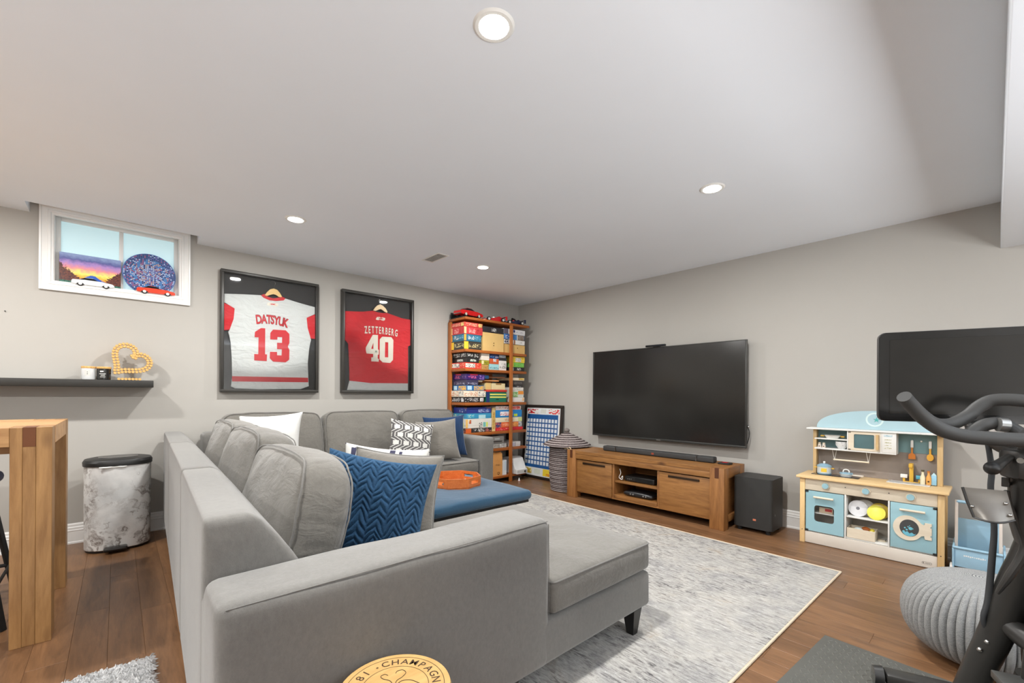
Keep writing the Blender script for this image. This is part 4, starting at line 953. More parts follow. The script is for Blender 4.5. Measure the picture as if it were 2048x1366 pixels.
game('bright green box at the right of the second bay', 4.120, 4.350, 1.595, 1.660, (120, 190, 80), [(.0, .12, 0, 1, (226, 220, 70), None), (.2, .95, .2, .9, (130, 200, 90), (100, 170, 70))])
game('yellow box with white panel at the right of the second bay', 4.115, 4.362, 1.661, 1.746, (236, 206, 70), [(.26, .7, .1, .8, (226, 222, 210), (150, 150, 150)), (.8, .95, .2, .8, (236, 206, 70), (200, 150, 30))])
# --- third bay
b4 = 1.100
game('black box with white lettering at the bottom of the third bay', 3.292, 3.620, b4, 1.170, (42, 40, 40), [(.04, .70, .15, .85, (42, 40, 40), (200, 200, 200)), (.78, .96, .15, .85, (220, 220, 220), (60, 60, 60))], side=1)
game('cream and orange letter puzzle box in the third bay', 3.284, 3.645, 1.171, 1.252, (232, 214, 190), [(.03, .62, .12, .88, (236, 226, 206), (200, 120, 80)), (.64, .97, .12, .88, (232, 226, 214), (70, 64, 64))], side=1)
game('bright blue box with orange picture in the third bay', 3.325, 3.615, 1.253, 1.322, (40, 110, 170), [(.06, .3, .15, .9, (190, 220, 236), None), (.42, .98, .1, .9, (226, 176, 80), (60, 120, 180))], side=1)
game('dark purple grey box in the third bay', 3.325, 3.52, 1.323, 1.392, (64, 58, 84), [(.06, .9, .1, .5, (64, 58, 84), (170, 170, 190))], side=1)
game('purple box with pink title on top of the third bay left stack', 3.325, 3.628, 1.394, 1.472, (58, 34, 104), [(.1, .52, .2, .65, (58, 34, 104), (236, 110, 150)), (.2, .6, .78, .95, (206, 50, 70), None), (.7, .95, .15, .8, (70, 40, 120), (180, 150, 220))], side=1)
game('box of green and navy with two yellow stripes in the third bay', 3.652, 4.010, b4, 1.240, (20, 110, 86), [(.0, .16, .0, 1, (24, 50, 104), None), (.18, 1, .70, .82, (236, 226, 110), None), (.18, 1, .44, .56, (236, 226, 110), None), (.48, .62, .22, .32, (10, 60, 46), None)], lid=False)
rl = thing('red_tray', 'flat red tray lying on the green and navy box', 'tray', (3.85, 4.68, 1.241)); MB().box((3.65, 4.545, 1.2411), (4.02, 4.80, 1.262), .004).build('tray_base', M((200, 60, 50), .4), rl)
for (a, c) in (((3.65, 4.545, 1.262), (4.02, 4.552, 1.270)), ((3.65, 4.793, 1.262), (4.02, 4.80, 1.270))): MB().box(a, c).build('tray_rim', M((200, 60, 50), .4), rl, smooth=False)
o = game('open pale wooden box with a scooped front in the third bay', 3.655, 4.005, 1.2705, 1.362, (226, 208, 160), [(.0, .26, .0, 1, (220, 186, 120), None), (.27, .285, .0, 1, (110, 80, 50), None), (.52, .80, .74, 1.0, (150, 116, 70), None)], lid=False, cat='box', name='wooden_box', depth=.2, yf=4.57, group='wooden boxes on the game shelf')
for k2, (z, cb_, ch, lab) in enumerate(((1.392, (226, 206, 176), (190, 130, 80), 'small cream headed toy mallet lying in the third bay'), (1.440, (40, 110, 170), (160, 110, 80), 'small blue headed toy mallet lying in the third bay'))):
    o = thing('toy_mallet', lab, 'toy', (3.72, 4.62, z-.02), 0, 'toy mallets on the game shelf')
    x0_ = 3.53 if k2 == 0 else 3.64
    MB().lathe([(.001, z-.022), (.02, z-.022), (.024, z-.012), (.024, z+.012), (.02, z+.022), (.001, z+.022)], (x0_+.05, 4.60, 0), 18, caps=False, sx=1.9, sy=.9).build('head', M(cb_, .5), o); MB().tube([(x0_+.09, 4.60, z), (x0_+.2, 4.60, z-.001), (x0_+.34, 4.60, z), (x0_+.38, 4.60, z)], [.007, .009, .013, .009], 12, sub=3).build('handle', M(ch, .45), o)
game('plain white box at the bottom right of the third bay', 4.095, 4.36, b4, 1.166, (228, 226, 222), [(.84, .97, .25, .9, (236, 200, 150), (180, 110, 60))])
game('green and orange box at the right of the third bay', 4.095, 4.345, 1.167, 1.262, (214, 216, 206), [(.0, .55, .05, .8, (110, 160, 90), (220, 230, 200)), (.56, .98, .45, .95, (236, 150, 60), None)])
game('white box with small dark title at the right of the third bay', 4.095, 4.34, 1.263, 1.308, (228, 224, 216), [(.25, .75, .35, .65, (228, 224, 216), (100, 140, 110))])
game('thin dark grey box at the right of the third bay', 4.095, 4.32, 1.309, 1.338, (52, 50, 52), [(.5, .85, .2, .7, (52, 50, 52), (180, 180, 180))], lid=False)
game('grey and black game box at the right of the third bay', 4.10, 4.33, 1.339, 1.404, (58, 54, 54), [(.2, .9, .2, .75, (100, 96, 94), (60, 56, 56))])
game('cream and yellow book on top of the right stack in the third bay', 4.095, 4.355, 1.405, 1.448, (228, 206, 170), [(.05, .55, .1, .9, (236, 220, 190), None), (.6, .95, .2, .9, (226, 196, 110), (150, 110, 60))], lid=False, cat='book', name='book')
# --- fourth bay
b5 = .706
game('black box with bold white letters at the bottom of the fourth bay', 3.318, 3.752, b5, .762, (52, 50, 50), [(.0, .2, .0, 1, (210, 100, 50), None), (.28, .40, .15, .85, (52, 50, 50), (190, 190, 190)), (.45, .72, .1, .9, (52, 50, 50), WH), (.74, .98, .1, .9, (52, 50, 50), (226, 130, 120))], side=1)
game('large white box with small coloured pictures in the fourth bay', 3.318, 3.750, .763, .886, (226, 222, 214), [(.0, .08, .05, .95, (236, 190, 110), None), (.5, .64, .05, .6, (226, 222, 214), (60, 60, 60)), (.66, .76, .1, .6, (120, 190, 180), None), (.78, .84, .1, .6, (210, 220, 90), None), (.12, .2, .5, .9, (190, 80, 60), (240, 210, 120))], side=1)
game('teal box with white mountain picture in the fourth bay', 3.33, 3.742, .887, .956, (60, 150, 190), [(.48, .76, .0, .7, (180, 220, 226), None), (.05, .3, .2, .8, (70, 170, 200), (210, 230, 210))], side=1)
game('blue violet box with white title on top of the fourth bay left stack', 3.335, 3.74, .957, 1.034, (46, 60, 140), [(.45, .92, .15, .7, (46, 70, 150), (200, 210, 236)), (.8, 1, .8, 1, (120, 80, 100), None)], side=1)
game('tan box standing on end between the two stacks of the fourth bay', 3.757, 3.815, b5, 1.030, (214, 186, 128), [(.2, .8, .1, .8, (206, 170, 90), (150, 110, 60))], lid=False, cat='box', tilt=0)
game('flat red box at the bottom right of the fourth bay', 3.822, 4.330, b5, .749, (206, 44, 46), [(.05, .45, .2, .8, (206, 44, 46), (240, 170, 160)), (.55, .75, .2, .8, (190, 36, 44), None)])
game('orange and navy box in the right stack of the fourth bay', 3.822, 4.310, .750, .822, (226, 110, 60), [(.0, .2, 0, 1, (46, 62, 110), (226, 120, 90)), (.25, .6, .2, .8, (232, 120, 80), (246, 190, 150)), (.64, .84, .1, .9, (236, 160, 80), (180, 90, 40)), (.86, 1, 0, 1, (150, 150, 150), WH)])
game('cream box in the right stack of the fourth bay', 3.822, 4.312, .823, .888, (232, 222, 190), [(.3, .7, .3, .75, (232, 222, 190), (200, 120, 90)), (.85, 1, .1, .9, (210, 220, 150), None)])
game('bright blue box with white and red name panel in the fourth bay', 3.822, 4.310, .889, .990, (34, 130, 196), [(.16, .64, .22, .8, (236, 236, 240), (206, 50, 60)), (.68, .82, .1, .45, (190, 214, 60), None)])
game('white box with red title on top of the right stack in the fourth bay', 3.822, 4.290, .991, 1.046, (232, 220, 214), [(.1, .5, .3, .85, (232, 220, 214), (206, 90, 60)), (.66, .96, .1, .9, (214, 80, 70), (240, 180, 170))])
# --- fifth bay
b6 = .471
game('flat grey patterned case at the bottom of the fifth bay', 3.72, 4.020, b6, .532, (150, 148, 144), [(.05, .55, .1, .9, (170, 168, 160), (120, 116, 110)), (.6, .98, .1, .9, (150, 148, 146), WH)], cat='case', name='storage_case')
o = thing('portable_radio', 'grey portable radio with a dark handle on the fifth shelf', 'radio', (3.86, 4.66, .533)); MB().box((3.72, 4.57, .5335), (3.995, 4.72, .634), .010).build('case', M((158, 154, 148), .4), o)
MB().tube([(3.80, 4.566, .560), (3.80, 4.545, .565), (3.93, 4.545, .565), (3.93, 4.566, .560)], .006, 8).build('handle', m_black, o)
MB().cyl((3.755, 4.566, .60), (3.755, 4.572, .60), .017, n=16).build('speaker_grille', m_black, o); MB().box((3.82, 4.568, .585), (3.91, 4.5705, .61)).build('display', M((200, 204, 200), .3), o, smooth=False)
game('slim white case beside the front post on the fifth shelf', 4.09, 4.285, b6, .540, (206, 202, 198), [(.02, .45, .2, .8, (190, 184, 196), None), (.47, .5, .1, .9, (60, 60, 80), None)], cat='case', name='storage_case')
# --- bottom bay
b7 = .091
o = thing('paper_bag', 'tall brown paper bag with dark printed letters on the bottom shelf', 'bag', (3.83, 4.62, b7))
m_kraft = M((214, 152, 84), .8, name='kraft_paper', bump=.4, bscale=14, bdist=.01, var=.08)
b = MB(); b.rings([[(x+dx, 4.535+dy, z) for dx, dy in ((0, 0), (w_, 0), (w_, .14), (0, .14))] for x, w_, z in ((3.765, .165, b7+.0005), (3.762, .170, .25), (3.766, .162, .385), (3.775, .15, .402))]); b.build('bag_body', m_kraft, o, smooth=False)
MB().tube([(3.775, 4.55, .398), (3.80, 4.56, .412), (3.86, 4.57, .405), (3.92, 4.56, .41), (3.925, 4.60, .40)], .009, 8, sub=3).build('rolled_top', m_kraft, o)
b = MB(); text_line(b, 'ITALI', .032, lambda X, Y: (3.848+X, 4.5318, .235+Y), .012, .9); text_line(b, 'QI', .05, lambda X, Y: (3.862+X, 4.5318, .115+Y), .012, .9)
b.build('printed_letters', M((60, 34, 20), .7), o, smooth=False)
o = game('white paper folder standing beside the paper bag', 3.945, 4.022, b7, .300, (226, 230, 232), [(.5, .9, .3, .9, (196, 214, 224), None)], lid=False, cat='folder', name='folder', depth=.2)
o = thing('desk_printer', 'white wedge shaped printer leaning on the bottom shelf', 'printer', (4.22, 4.66, b7))
b = MB(); b.prism([(4.46, b7+.001), (4.80, b7+.001), (4.80, .30), (4.62, .318), (4.56, .30), (4.50, .155), (4.46, .15)], 'yz', 4.13, 4.345, .006); b.build('body', M((222, 222, 220), .35), o)
MB().box((4.145, 4.4590, .105), (4.33, 4.4605, .14)).build('front_panel', M((200, 200, 198), .4), o, smooth=False); MB().cyl((4.29, 4.452, .122), (4.29, 4.461, .122), .014, n=14).build('camera_eye', m_black, o)
b = MB(); b.prism([(4.585, .30), (4.612, .31), (4.565, .20), (4.535, .20)], 'yz', 4.102, 4.128); b.build('paper_guide', M((190, 188, 184), .5), o)
st = thing('game_piece', 'tiny white cone game piece on the floor under the shelf', 'game piece', (4.16, 4.44, 0)); MB().lathe([(.016, .001), (.014, .008), (.003, .045), (.001, .047)], (4.16, 4.44, 0), 14).build('cone', m_white, st); MB().lathe([(.020, .0005), (.020, .003), (.001, .003)], (4.16, 4.44, 0), 14).build('base', M((190, 60, 50), .4), st)
# --- models on top
zt_ = 2.2005
o = thing('display_stand', 'flat dark display board under the large red model car on top of the game shelf', 'stand', (3.35, 4.74, zt_)); MB().box((3.29, 4.60, zt_), (3.60, 4.86, zt_+.018), .003).build('board', m_blackmatte, o); b = MB(); b.box((3.285, 4.845, zt_+.018), (3.60, 4.86, zt_+.09), .002); b.build('back_panel', m_blackmatte, o)
model_car('model_car', 'large bright red model coupe on top of the game shelf', .40, (206, 24, 26), (3.45, 4.68, zt_+.019), math.radians(8), 'model cars on top of the game shelf', hub=(220, 220, 210))
model_car('model_car', 'red and white open-wheel racing model, middle of the three on top of the game shelf', .38, (196, 28, 32), (3.83, 4.62, zt_), math.radians(172), 'model cars on top of the game shelf', kind='formula')
model_car('model_car', 'navy blue open-wheel racing model at the right on top of the game shelf', .36, (30, 34, 70), (4.20, 4.62, zt_), math.radians(172), 'model cars on top of the game shelf', kind='formula', accent=(200, 60, 60))
o = thing('display_stand', 'black curved stand behind the navy racing model on top of the game shelf', 'stand', (4.36, 4.75, zt_)); b = MB(); b.prism([(4.24, zt_), (4.405, zt_), (4.385, zt_+.08), (4.34, zt_+.12), (4.29, zt_+.13)], 'xz', 4.74, 4.76); b.build('panel', m_blackmatte, o)

# ================================================================== framed chart leaning in the corner
ch = thing('framed_chart', 'tall black framed chart with blue grid and red and yellow corners leaning in the corner', 'framed chart', (4.455, 4.34, 0.0015), rot=(0, math.radians(4.2), 0))
y0c, y1c, hC = -.375, .375, 1.06
for a, c in (((0, y0c, 0), (.028, y1c, .04)), ((0, y0c, hC-.04), (.028, y1c, hC)), ((0, y0c, .04), (.028, y0c+.042, hC-.04)), ((0, y1c-.042, .04), (.028, y1c, hC-.04))): MB().box(a, c, .003).build('frame_rail', M((36, 28, 24), .45), ch, True)
MB().box((.012, y0c+.04, .038), (.016, y1c-.04, hC-.038)).build('printed_sheet', M((226, 230, 230), .5), ch, True, smooth=False)
MB().box((.0165, y0c+.04, .038), (.026, y1c-.04, hC-.038)).build('backing_board', m_blackmatte, ch, True, smooth=False)
wy, hz = (y1c-y0c)-.09, hC-.09
cy = lambda u: y1c-.045-u*wy
cz = lambda v_: .045+v_*hz
def cb_(nm, u0, u1, v0, v1, m_, d=.0008, lab=None): MB().box((.012-d, cy(u0), cz(v0)), (.0125, cy(u1), cz(v1))).build(nm, m_, ch, True, smooth=False, label=lab)
m_cb = M((24, 84, 146), .5)
cb_('grid_field', .02, .94, .115, .905, m_cb)
cb_('heading_panel', .02, .34, .915, .985, printmat((226, 226, 222), (190, 30, 40), 30, .47), lab='red lettered heading'); cb_('heading_panel', .66, .97, .915, .985, printmat((226, 226, 222), (214, 40, 44), 30, .46), lab='red lettered heading')
cb_('heading_panel', .42, .58, .92, .985, M((210, 214, 206), .5)); cb_('footer_panel', .04, .24, .02, .10, printmat((236, 226, 170), (206, 170, 60), 20, .45)); cb_('footer_panel', .32, .5, .025, .095, M((214, 222, 208), .5)); cb_('footer_panel', .58, .98, .01, .11, printmat((240, 214, 60), (226, 150, 40), 20, .5))
tile = None
m_tile = printmat((222, 228, 232), (110, 130, 150), 120, .56)
for r in range(10):
    for q in range(10):
        u0, v0 = .028+q*.0915, .160+r*.0695
        if tile is None:
            tile = MB().box((0, 0, 0), (.0012, -.064*wy, .052*hz)).build('chart_square', m_tile, ch, True, smooth=False)
            c = tile
        else: c = tile.copy(); COL.objects.link(c)
        c.location = (.012-.0018, cy(u0), cz(v0))

# ================================================================== lidded basket
bs = thing('woven_basket', 'tall round grey woven basket with pointed lid beside the media console', 'basket', (4.25, 3.65, 0))
t = NT('woven_seagrass'); tc = t.add('ShaderNodeTexCoord'); wv = t.add('ShaderNodeTexWave', wave_type='BANDS', bands_direction='Z'); wv.inputs['Scale'].default_value = 14; wv.inputs['Distortion'].default_value = 1.2; wv.inputs['Detail Scale'].default_value = 4; t.link(tc.outputs['Object'], wv.inputs['Vector'])
n_ = t.noise(tc.outputs['Object'], 90, 3, .7); f = t.mix(.45, wv.outputs[1], n_)
t.col(t.ramp(f, [(.3, (60, 50, 50)), (.5, (112, 98, 96)), (.75, (172, 162, 160))])); t.b.inputs['Roughness'].default_value = .85; t.bump(f, .6, .006); m_weave = t.m
def coil(b, r0, r1, z0, z1, n, c, amp=.0045, bulge=0.0):
    prof = []
    for i in range(n*4+1):
        u = i/(n*4); prof.append((r0+(r1-r0)*u+bulge*math.sin(PI*u)+amp*abs(math.sin(PI*u*n)), z0+(z1-z0)*u))
    return b.lathe(prof, c, 40)
coil(MB(), .195, .212, .002, .545, 34, (4.25, 3.65, 0), amp=.007, bulge=.016).build('body', m_weave, bs)
b = MB(); prof = []
for i in range(57): u = i/56; prof.append((.285*(1-u)**.92+.022+.004*abs(math.sin(PI*u*14)), .572+.155*u**.9))
b.lathe([(.20, .548), (.287, .566)]+prof, (4.25, 3.65, 0), 40).build('lid', m_weave, bs)
MB().sphere((4.25, 3.65, .752), .036, 16, (1, 1, .85)).build('knob', M((120, 112, 108), .8, bump=.4, bscale=200), bs)
MB().lathe([(.214, .530), (.226, .538), (.214, .548)], (4.25, 3.65, 0), 32, caps=False).build('rim', m_weave, bs)
for k2, (y, z) in enumerate(((3.50, .566), (3.44, .562))):
    MB().tube([(4.05, y-.03, z-.012), (4.042, y-.015, z+.008), (4.045, y+.012, z+.010), (4.05, y+.02, z-.010), (4.046, y, z-.018), (4.05, y-.03, z-.012)], .006, 8, sub=3).build('rope_bow', M((206, 184, 150), .8), bs)

# ================================================================== marble waste bin
wb = thing('waste_bin', 'white marble patterned pedal bin with black lid beside the wooden table', 'waste bin', (.008, 4.62, 0))
t = NT('printed_marble'); v = t.coords(); w_ = t.noise(v, 3.0, 5, .6, 0); 
ad = t.add('ShaderNodeVectorMath', operation='ADD'); cmb = t.add('ShaderNodeCombineXYZ'); nn = t.noise(v, 5, 4, .6)
for i in range(3): t.link(t.math('MULTIPLY', nn, .55), cmb.inputs[i])
t.link(v, ad.inputs[0]); t.link(cmb.outputs[0], ad.inputs[1])
n1 = t.noise(ad.outputs[0], 3.6, 8, .62, .5); vein = t.math('ABSOLUTE', t.math('SUBTRACT', n1, .5)); n2 = t.noise(v, 2.2, 3)
vm = t.ramp(vein, [(.0, (1, 1, 1, 1)), (.02, (.55, .55, .55, 1)), (.075, (0, 0, 0, 1))]); gate = t.ramp(n2, [(.36, (0, 0, 0, 1)), (.5, (1, 1, 1, 1))])
c = t.mix(t.math('MULTIPLY', vm, gate), t.ramp(w_, [(.35, (196, 198, 198)), (.6, (230, 230, 228))]), lin((116, 106, 100)))
t.col(c); t.b.inputs['Roughness'].default_value = .3; m_marble = t.m
def oval(a, b_, n=40, e=2.6):
    P = []
    for i in range(n): an = 2*PI*i/n; cx, sx_ = math.cos(an), math.sin(an); P.append((a*math.copysign(abs(cx)**(2/e), cx), b_*math.copysign(abs(sx_)**(2/e), sx_)))
    return P
def ov(z, a, b_, c=(.008, 4.62)): return [(c[0]+x, c[1]+y, z) for x, y in oval(a, b_)]
MB().rings([ov(.018, .192, .168), ov(.022, .195, .171), ov(.645, .198, .174)]).build('body', m_marble, wb)
MB().rings([ov(.0015, .186, .162), ov(.018, .188, .164)]).build('base_ring', m_black, wb)
MB().rings([ov(.646, .204, .180), ov(.672, .206, .182), ov(.690, .196, .172), ov(.698, .16, .14)]).build('lid', m_black, wb)
b = MB(); b.rings([ov(.6985, .12, .095), ov(.701, .118, .093)]); b.build('lid_panel', M((30, 30, 30), .25), wb)
MB().soft((-.075, 4.385, .020), (.06, 4.46, .046), .012, .04).build('pedal', M((52, 50, 48), .25, .4), wb)
b = MB(); b.tube([(-.10+i*.022, 4.4445+.003*math.sin(i*2), .640+.006*math.sin(i*3.1)) for i in range(8)], .006, 6, sub=2); b.build('bag_edge', m_white, wb)

# ================================================================== counter table on the left
tb = thing('counter_table', 'tall chunky acacia wood counter table at the left edge', 'table', (-.9, 3.52, 0))
m_tb = wood('acacia_light', (122, 84, 46), (180, 138, 88), 'z', .8, .45, knots=.5, rnd=True, stretch=9); m_tbx = wood('acacia_light_top', (140, 98, 58), (196, 154, 104), 'x', .8, .45, knots=.4, rnd=True, stretch=9)
TX1 = -.234; TY0, TY1 = 3.06, 3.96; ZTOP = 1.035
for (a, c) in ((TY0, TY0+.13), (TY1-.13, TY1)):
    x0_ = TX1-.137
    for (u0, u1) in ((0, .040), (.0405, .083), (.0835, .137)): MB().box((x0_+u0, a, 0), (x0_+u1, c, ZTOP-.001 if not (.04 < u0 < .08 and a < 3.2) else .942), .0015, 1).build('leg_stave', m_tb, tb)
MB().box((TX1-.0965, TY0+.002, .943), (TX1-.0545, TY0+.13, ZTOP-.001)).build('tenon_inlay', M((104, 58, 24), .5), tb, smooth=False)
for i in range(6):
    w = (TY1-TY0)/6; MB().box((-2.0, TY0+i*w+(0 if i else .0)+.0006, .945), (TX1-(.138 if i in (0, 5) else 0), TY0+(i+1)*w-.0006, ZTOP), .0015, 1).build('top_board', m_tbx, tb)
MB().box((-2.0, TY0+.15, .90), (TX1-.03, TY0+.18, .944)).build('apron', m_tbx, tb, smooth=False); MB().box((-2.0, TY0, 0), (-1.86, TY0+.13, .944)).build('leg', m_tb, tb); MB().box((-2.0, TY1-.13, 0), (-1.86, TY1, .944)).build('leg', m_tb, tb)
# counter stool partly visible behind the table leg
cs = thing('counter_stool', 'blue upholstered counter stool with black metal legs under the wooden table', 'stool', (-.66, 3.55, 0))
m_den = fabric('navy_denim', (54, 64, 92), 400, .1, .2, 8, .2, .01)
MB().soft((-.86, 3.36, .70), (-.47, 3.75, .765), .03, .05).build('seat', m_den, cs)
MB().soft((-.86, 3.70, .78), (-.49, 3.76, .935), .03, .05).build('backrest', m_den, cs)
MB().box((-.82, 3.725, .765), (-.80, 3.745, .80)).box((-.55, 3.725, .765), (-.53, 3.745, .80)).build('back_bracket', m_blackmatte, cs)['kind'] = 'stuff'
for sx, sy in ((-1, -1), (1, -1), (1, 1), (-1, 1)):
    MB().bar((-.665+sx*.14, 3.555+sy*.14, .70), (-.665+sx*.24, 3.555+sy*.22, .0), .03, .018, .002).build('leg', m_blackmatte, cs)
b = MB(); b.tube([(-.665+sx*.215, 3.555+sy*.195, .22) for sx, sy in ((-1, -1), (1, -1), (1, 1), (-1, 1))], .010, 10, True); b.build('footrest', m_blackmatte, cs)

# ================================================================== fluffy rug bottom left
fr = thing('shag_rug', 'small white fluffy rug on the floor bottom left', 'rug', (-.45, 1.9, 0))
m_shag = M((232, 232, 232), .95, name='white_shag', sheen=.5, var=.04)
MB().box((-1.10, 1.30, .0005), (.085, 2.49, .012)).build('backing', m_shag, fr)
b = MB(); rnd = random.Random(3)
for i in range(14000):
    x, y = rnd.uniform(-.55, .10), rnd.uniform(2.0, 2.515)
    if i % 3 == 0: x, y = rnd.uniform(-.55, .10), rnd.uniform(2.40, 2.515)
    a = rnd.uniform(0, 2*PI); l = rnd.uniform(.022, .045); h = rnd.uniform(.014, .036); w = .0022
    dx, dy = math.cos(a), math.sin(a)
    if x > .08: dx = abs(dx)
    V = [b.bm.verts.new(p) for p in ((x-dy*w, y+dx*w, .008), (x+dy*w, y-dx*w, .008), (x+dx*l*.6+dy*w*.5, y+dy*l*.6-dx*w*.5, h), (x+dx*l, y+dy*l, h*.7))]
    b.bm.faces.new((V[0], V[1], V[2])); b.bm.faces.new((V[0], V[2], V[3]))
b.build('pile', m_shag, fr, smooth=False)['kind'] = 'stuff'

# ================================================================== cork stool with round printed top
zc = .46
ck = thing('cork_stool', 'round cork-shaped wooden stool with engraved ring lettering in front of the sofa arm', 'stool', (.5235, 1.014, 0))
m_ck = wood('light_birch_top', (176, 138, 82), (204, 168, 110), 'x', 2.0, .4, stretch=5, bump=.05)
kc = (.5235, 1.014, 0)
MB().lathe([(.095, .001), (.105, .012), (.108, .20), (.118, .26), (.136, .31), (.1415, .34), (.1417, .452), (.1385, .460), (.0008, .460)], kc, 56, caps=False).build('body', m_ck, ck)
m_eng = M((64, 42, 20), .8, name='burnt_engraving')
b = MB(); zt2 = .4604
for r in (.1235, .0835): b.lathe([(r-.0007, zt2), (r+.0007, zt2)], kc, 72, caps=False)
rg = b.build('engraved_ring', m_eng, ck, smooth=False)
rg['kind'] = 'stuff'
b = MB()
def polar_text(txt, a0, step, size, r):
    for i, c in enumerate(txt):
        if c == ' ': continue
        a = math.radians(a0-step*i); er = Vector((math.cos(a), math.sin(a), 0)); et = Vector((math.sin(a), -math.cos(a), 0))
        put_glyph(b, c, size, lambda X, Y: Vector(kc)+er*(r+Y)+et*X+Vector((0, 0, zt2)), .008)
polar_text('CHAMPAGNE', 77, 14.6, .032, .0925)
polar_text('81', 121, 13.0, .032, .0925)

b.build('engraved_lettering', m_eng, ck, smooth=False)['kind'] = 'stuff'
b = MB(); P3 = lambda l: [(kc[0]+x, kc[1]+y, zt2) for x, y in l]
def rotl(l, a=math.radians(62.9-90)): return [(x*math.cos(a)-y*math.sin(a), x*math.sin(a)+y*math.cos(a)) for x, y in l]
for l in ([(-.002, .0), (-.012, .025), (-.030, .038), (-.036, .050), (-.026, .056), (-.018, .050)], [(0, .0), (.004, .022), (.018, .034), (.028, .050), (.020, .064), (.006, .062), (.002, .054)], [(-.06, .008), (-.03, .018), (0, .0)], [(.062, -.004), (.04, .016), (.016, .018), (0, 0)], [(-.05, -.03), (-.02, -.01), (0, 0)], [(.05, -.035), (.02, -.012), (0, 0)], [(-.02, -.055), (-.01, -.02), (0, 0)], [(.02, -.055), (.01, -.02), (0, 0)]):
    b.tube(P3(rotl(l)), .0009, 5, sub=5)
b.tube(P3(rotl([(.0, .0)]))+[Vector(kc)+Vector((.001, .001, zt2))], .006, 10)
b.build('engraved_emblem', m_eng, ck, smooth=False)['kind'] = 'stuff'
MB().lathe([(.0008, zt2), (.003, zt2+.0004)], (kc[0]+.1*math.cos(math.radians(90.3)), kc[1]+.1*math.sin(math.radians(90.3)), 0), 12, caps=False).build('engraved_dot', m_eng, ck, smooth=False)

# ================================================================== toy kitchen
tk = thing('toy_kitchen', 'pale blue and pine wooden toy kitchen against the wall right of the subwoofer', 'toy kitchen', (4.37, .65, 0))
m_lb = M((152, 192, 202), .45, name='pale_blue_paint', var=.02); m_ivory = M((214, 206, 194), .45, name='ivory_board', var=.02); m_teal = M((112, 146, 150), .5, name='grey_teal_board', var=.03); m_sky = M((168, 196, 204), .45, name='sky_blue_board', var=.02); m_hinge = M((70, 74, 74), .3, .8)
KX = 4.213; KB = 4.520; KY0, KY1 = .222, 1.078
for (y0, y1) in ((KY0, KY0+.035), (KY1-.035, KY1)):
    MB().box((KX-.004, y0, 0), (KX+.036, y1, .53), .002).build('front_post', m_pine_z, tk)
    MB().box((KB-.04, y0, 0), (KB, y1, .53), .002).build('rear_post', m_pine_z, tk)
    MB().box((KX+.036, (y0+y1)/2-.006, .012), (KB-.04, (y0+y1)/2+.006, .528), .001).build('side_panel', m_pine_z, tk)
MB().box((KX-.030, .200, .531), (KB+.02, 1.100, .551), .004).build('counter_top', m_pine, tk)
A0, A1 = KY0+.036, KY1-.036
MB().box((KX+.004, A0, .004), (KX+.018, A1, .094), .001).build('kick_board', m_ivory, tk)
MB().box((KX+.004, A0, .436), (KX+.018, A1, .530), .001).build('control_panel', m_birch, tk)
MB().box((KX+.018, A0, .095), (KB-.04, A1, .107), .001).build('bottom_shelf', m_white, tk)
MB().box((KB-.05, A0, .107), (KB-.042, A1, .530)).build('rear_board', m_ivory, tk, smooth=False)
for y in (.515, .775): MB().box((KX+.004, y-.005, .095), (KB-.05, y+.005, .435), .001).build('divider', m_white, tk)
MB().box((KX+.012, .521, .262), (KB-.05, .769, .272), .001).build('middle_shelf', m_white, tk)
MB().box((KX+.03, .781, .245), (KB-.05, A1-.001, .253), .001).build('oven_shelf', m_white, tk)
for y in (.902, .648, .396):
    kb = MB().cyl((KX-.004, y, .484), (KX+.004, y, .484), .027, n=24).build('knob_plate', m_birch, tk); MB().cyl((KX-.020, y, .484), (KX-.004, y, .484), .021, .022, 24).build('knob', m_lb, kb)
for y in (.775, .515): MB().cyl((KX+.002, y, .492), (KX+.005, y, .492), .004, n=8).build('screw', m_hinge, tk)
# oven door with rounded window opening
def ring_panel(b, outer, inner, x0, x1):
    n = len(outer); A = [[b.bm.verts.new((x, p[0], p[1])) for p in l] for x in (x0, x1) for l in (outer, inner)]
    fo, fi, bo, bi = A; F = b.bm.faces.new
    for i in range(n):
        j = (i+1) % n; F((fo[i], fo[j], fi[j], fi[i])); F((bo[j], bo[i], bi[i], bi[j])); F((fo[j], fo[i], bo[i], bo[j])); F((fi[i], fi[j], bi[j], bi[i]))
    return b
def rrect(y0, y1, z0, z1, r, n=5):
    P = []
    for (cy_, cz_, a0) in ((y1-r, z1-r, 0), (y0+r, z1-r, 90), (y0+r, z0+r, 180), (y1-r, z0+r, 270)):
        for i in range(n): a = math.radians(a0+i*90/(n-1)); P.append((cy_+r*math.cos(a), cz_+r*math.sin(a)))
    return P
od = ring_panel(MB(), rrect(.784, 1.036, .104, .430, .001), rrect(.846, .978, .186, .318, .022), KX+.001, KX+.012).build('oven_door', m_lb, tk, smooth=False)
MB().box((KX+.005, .850, .190), (KX+.0065, .974, .314)).build('window_pane', thin_glass('clear_acrylic', gl=.6), od, smooth=False)
MB().cyl((KX-.022, .846, .386), (KX-.022, .978, .386), .0085, n=12).build('handle', m_birch, od)
for y in (.858, .966): MB().cyl((KX-.022, y, .386), (KX+.002, y, .386), .005, n=8).build('handle_post', m_birch, od)
wd = MB().box((KX+.001, .262, .106), (KX+.012, .506, .432), .001).build('washer_door', m_lb, tk)
MB().cyl((KX-.022, .318, .390), (KX-.022, .453, .390), .0085, n=12).build('handle', m_birch, wd)
for y in (.332, .440): MB().cyl((KX-.022, y, .390), (KX+.002, y, .390), .005, n=8).build('handle_post', m_birch, wd)
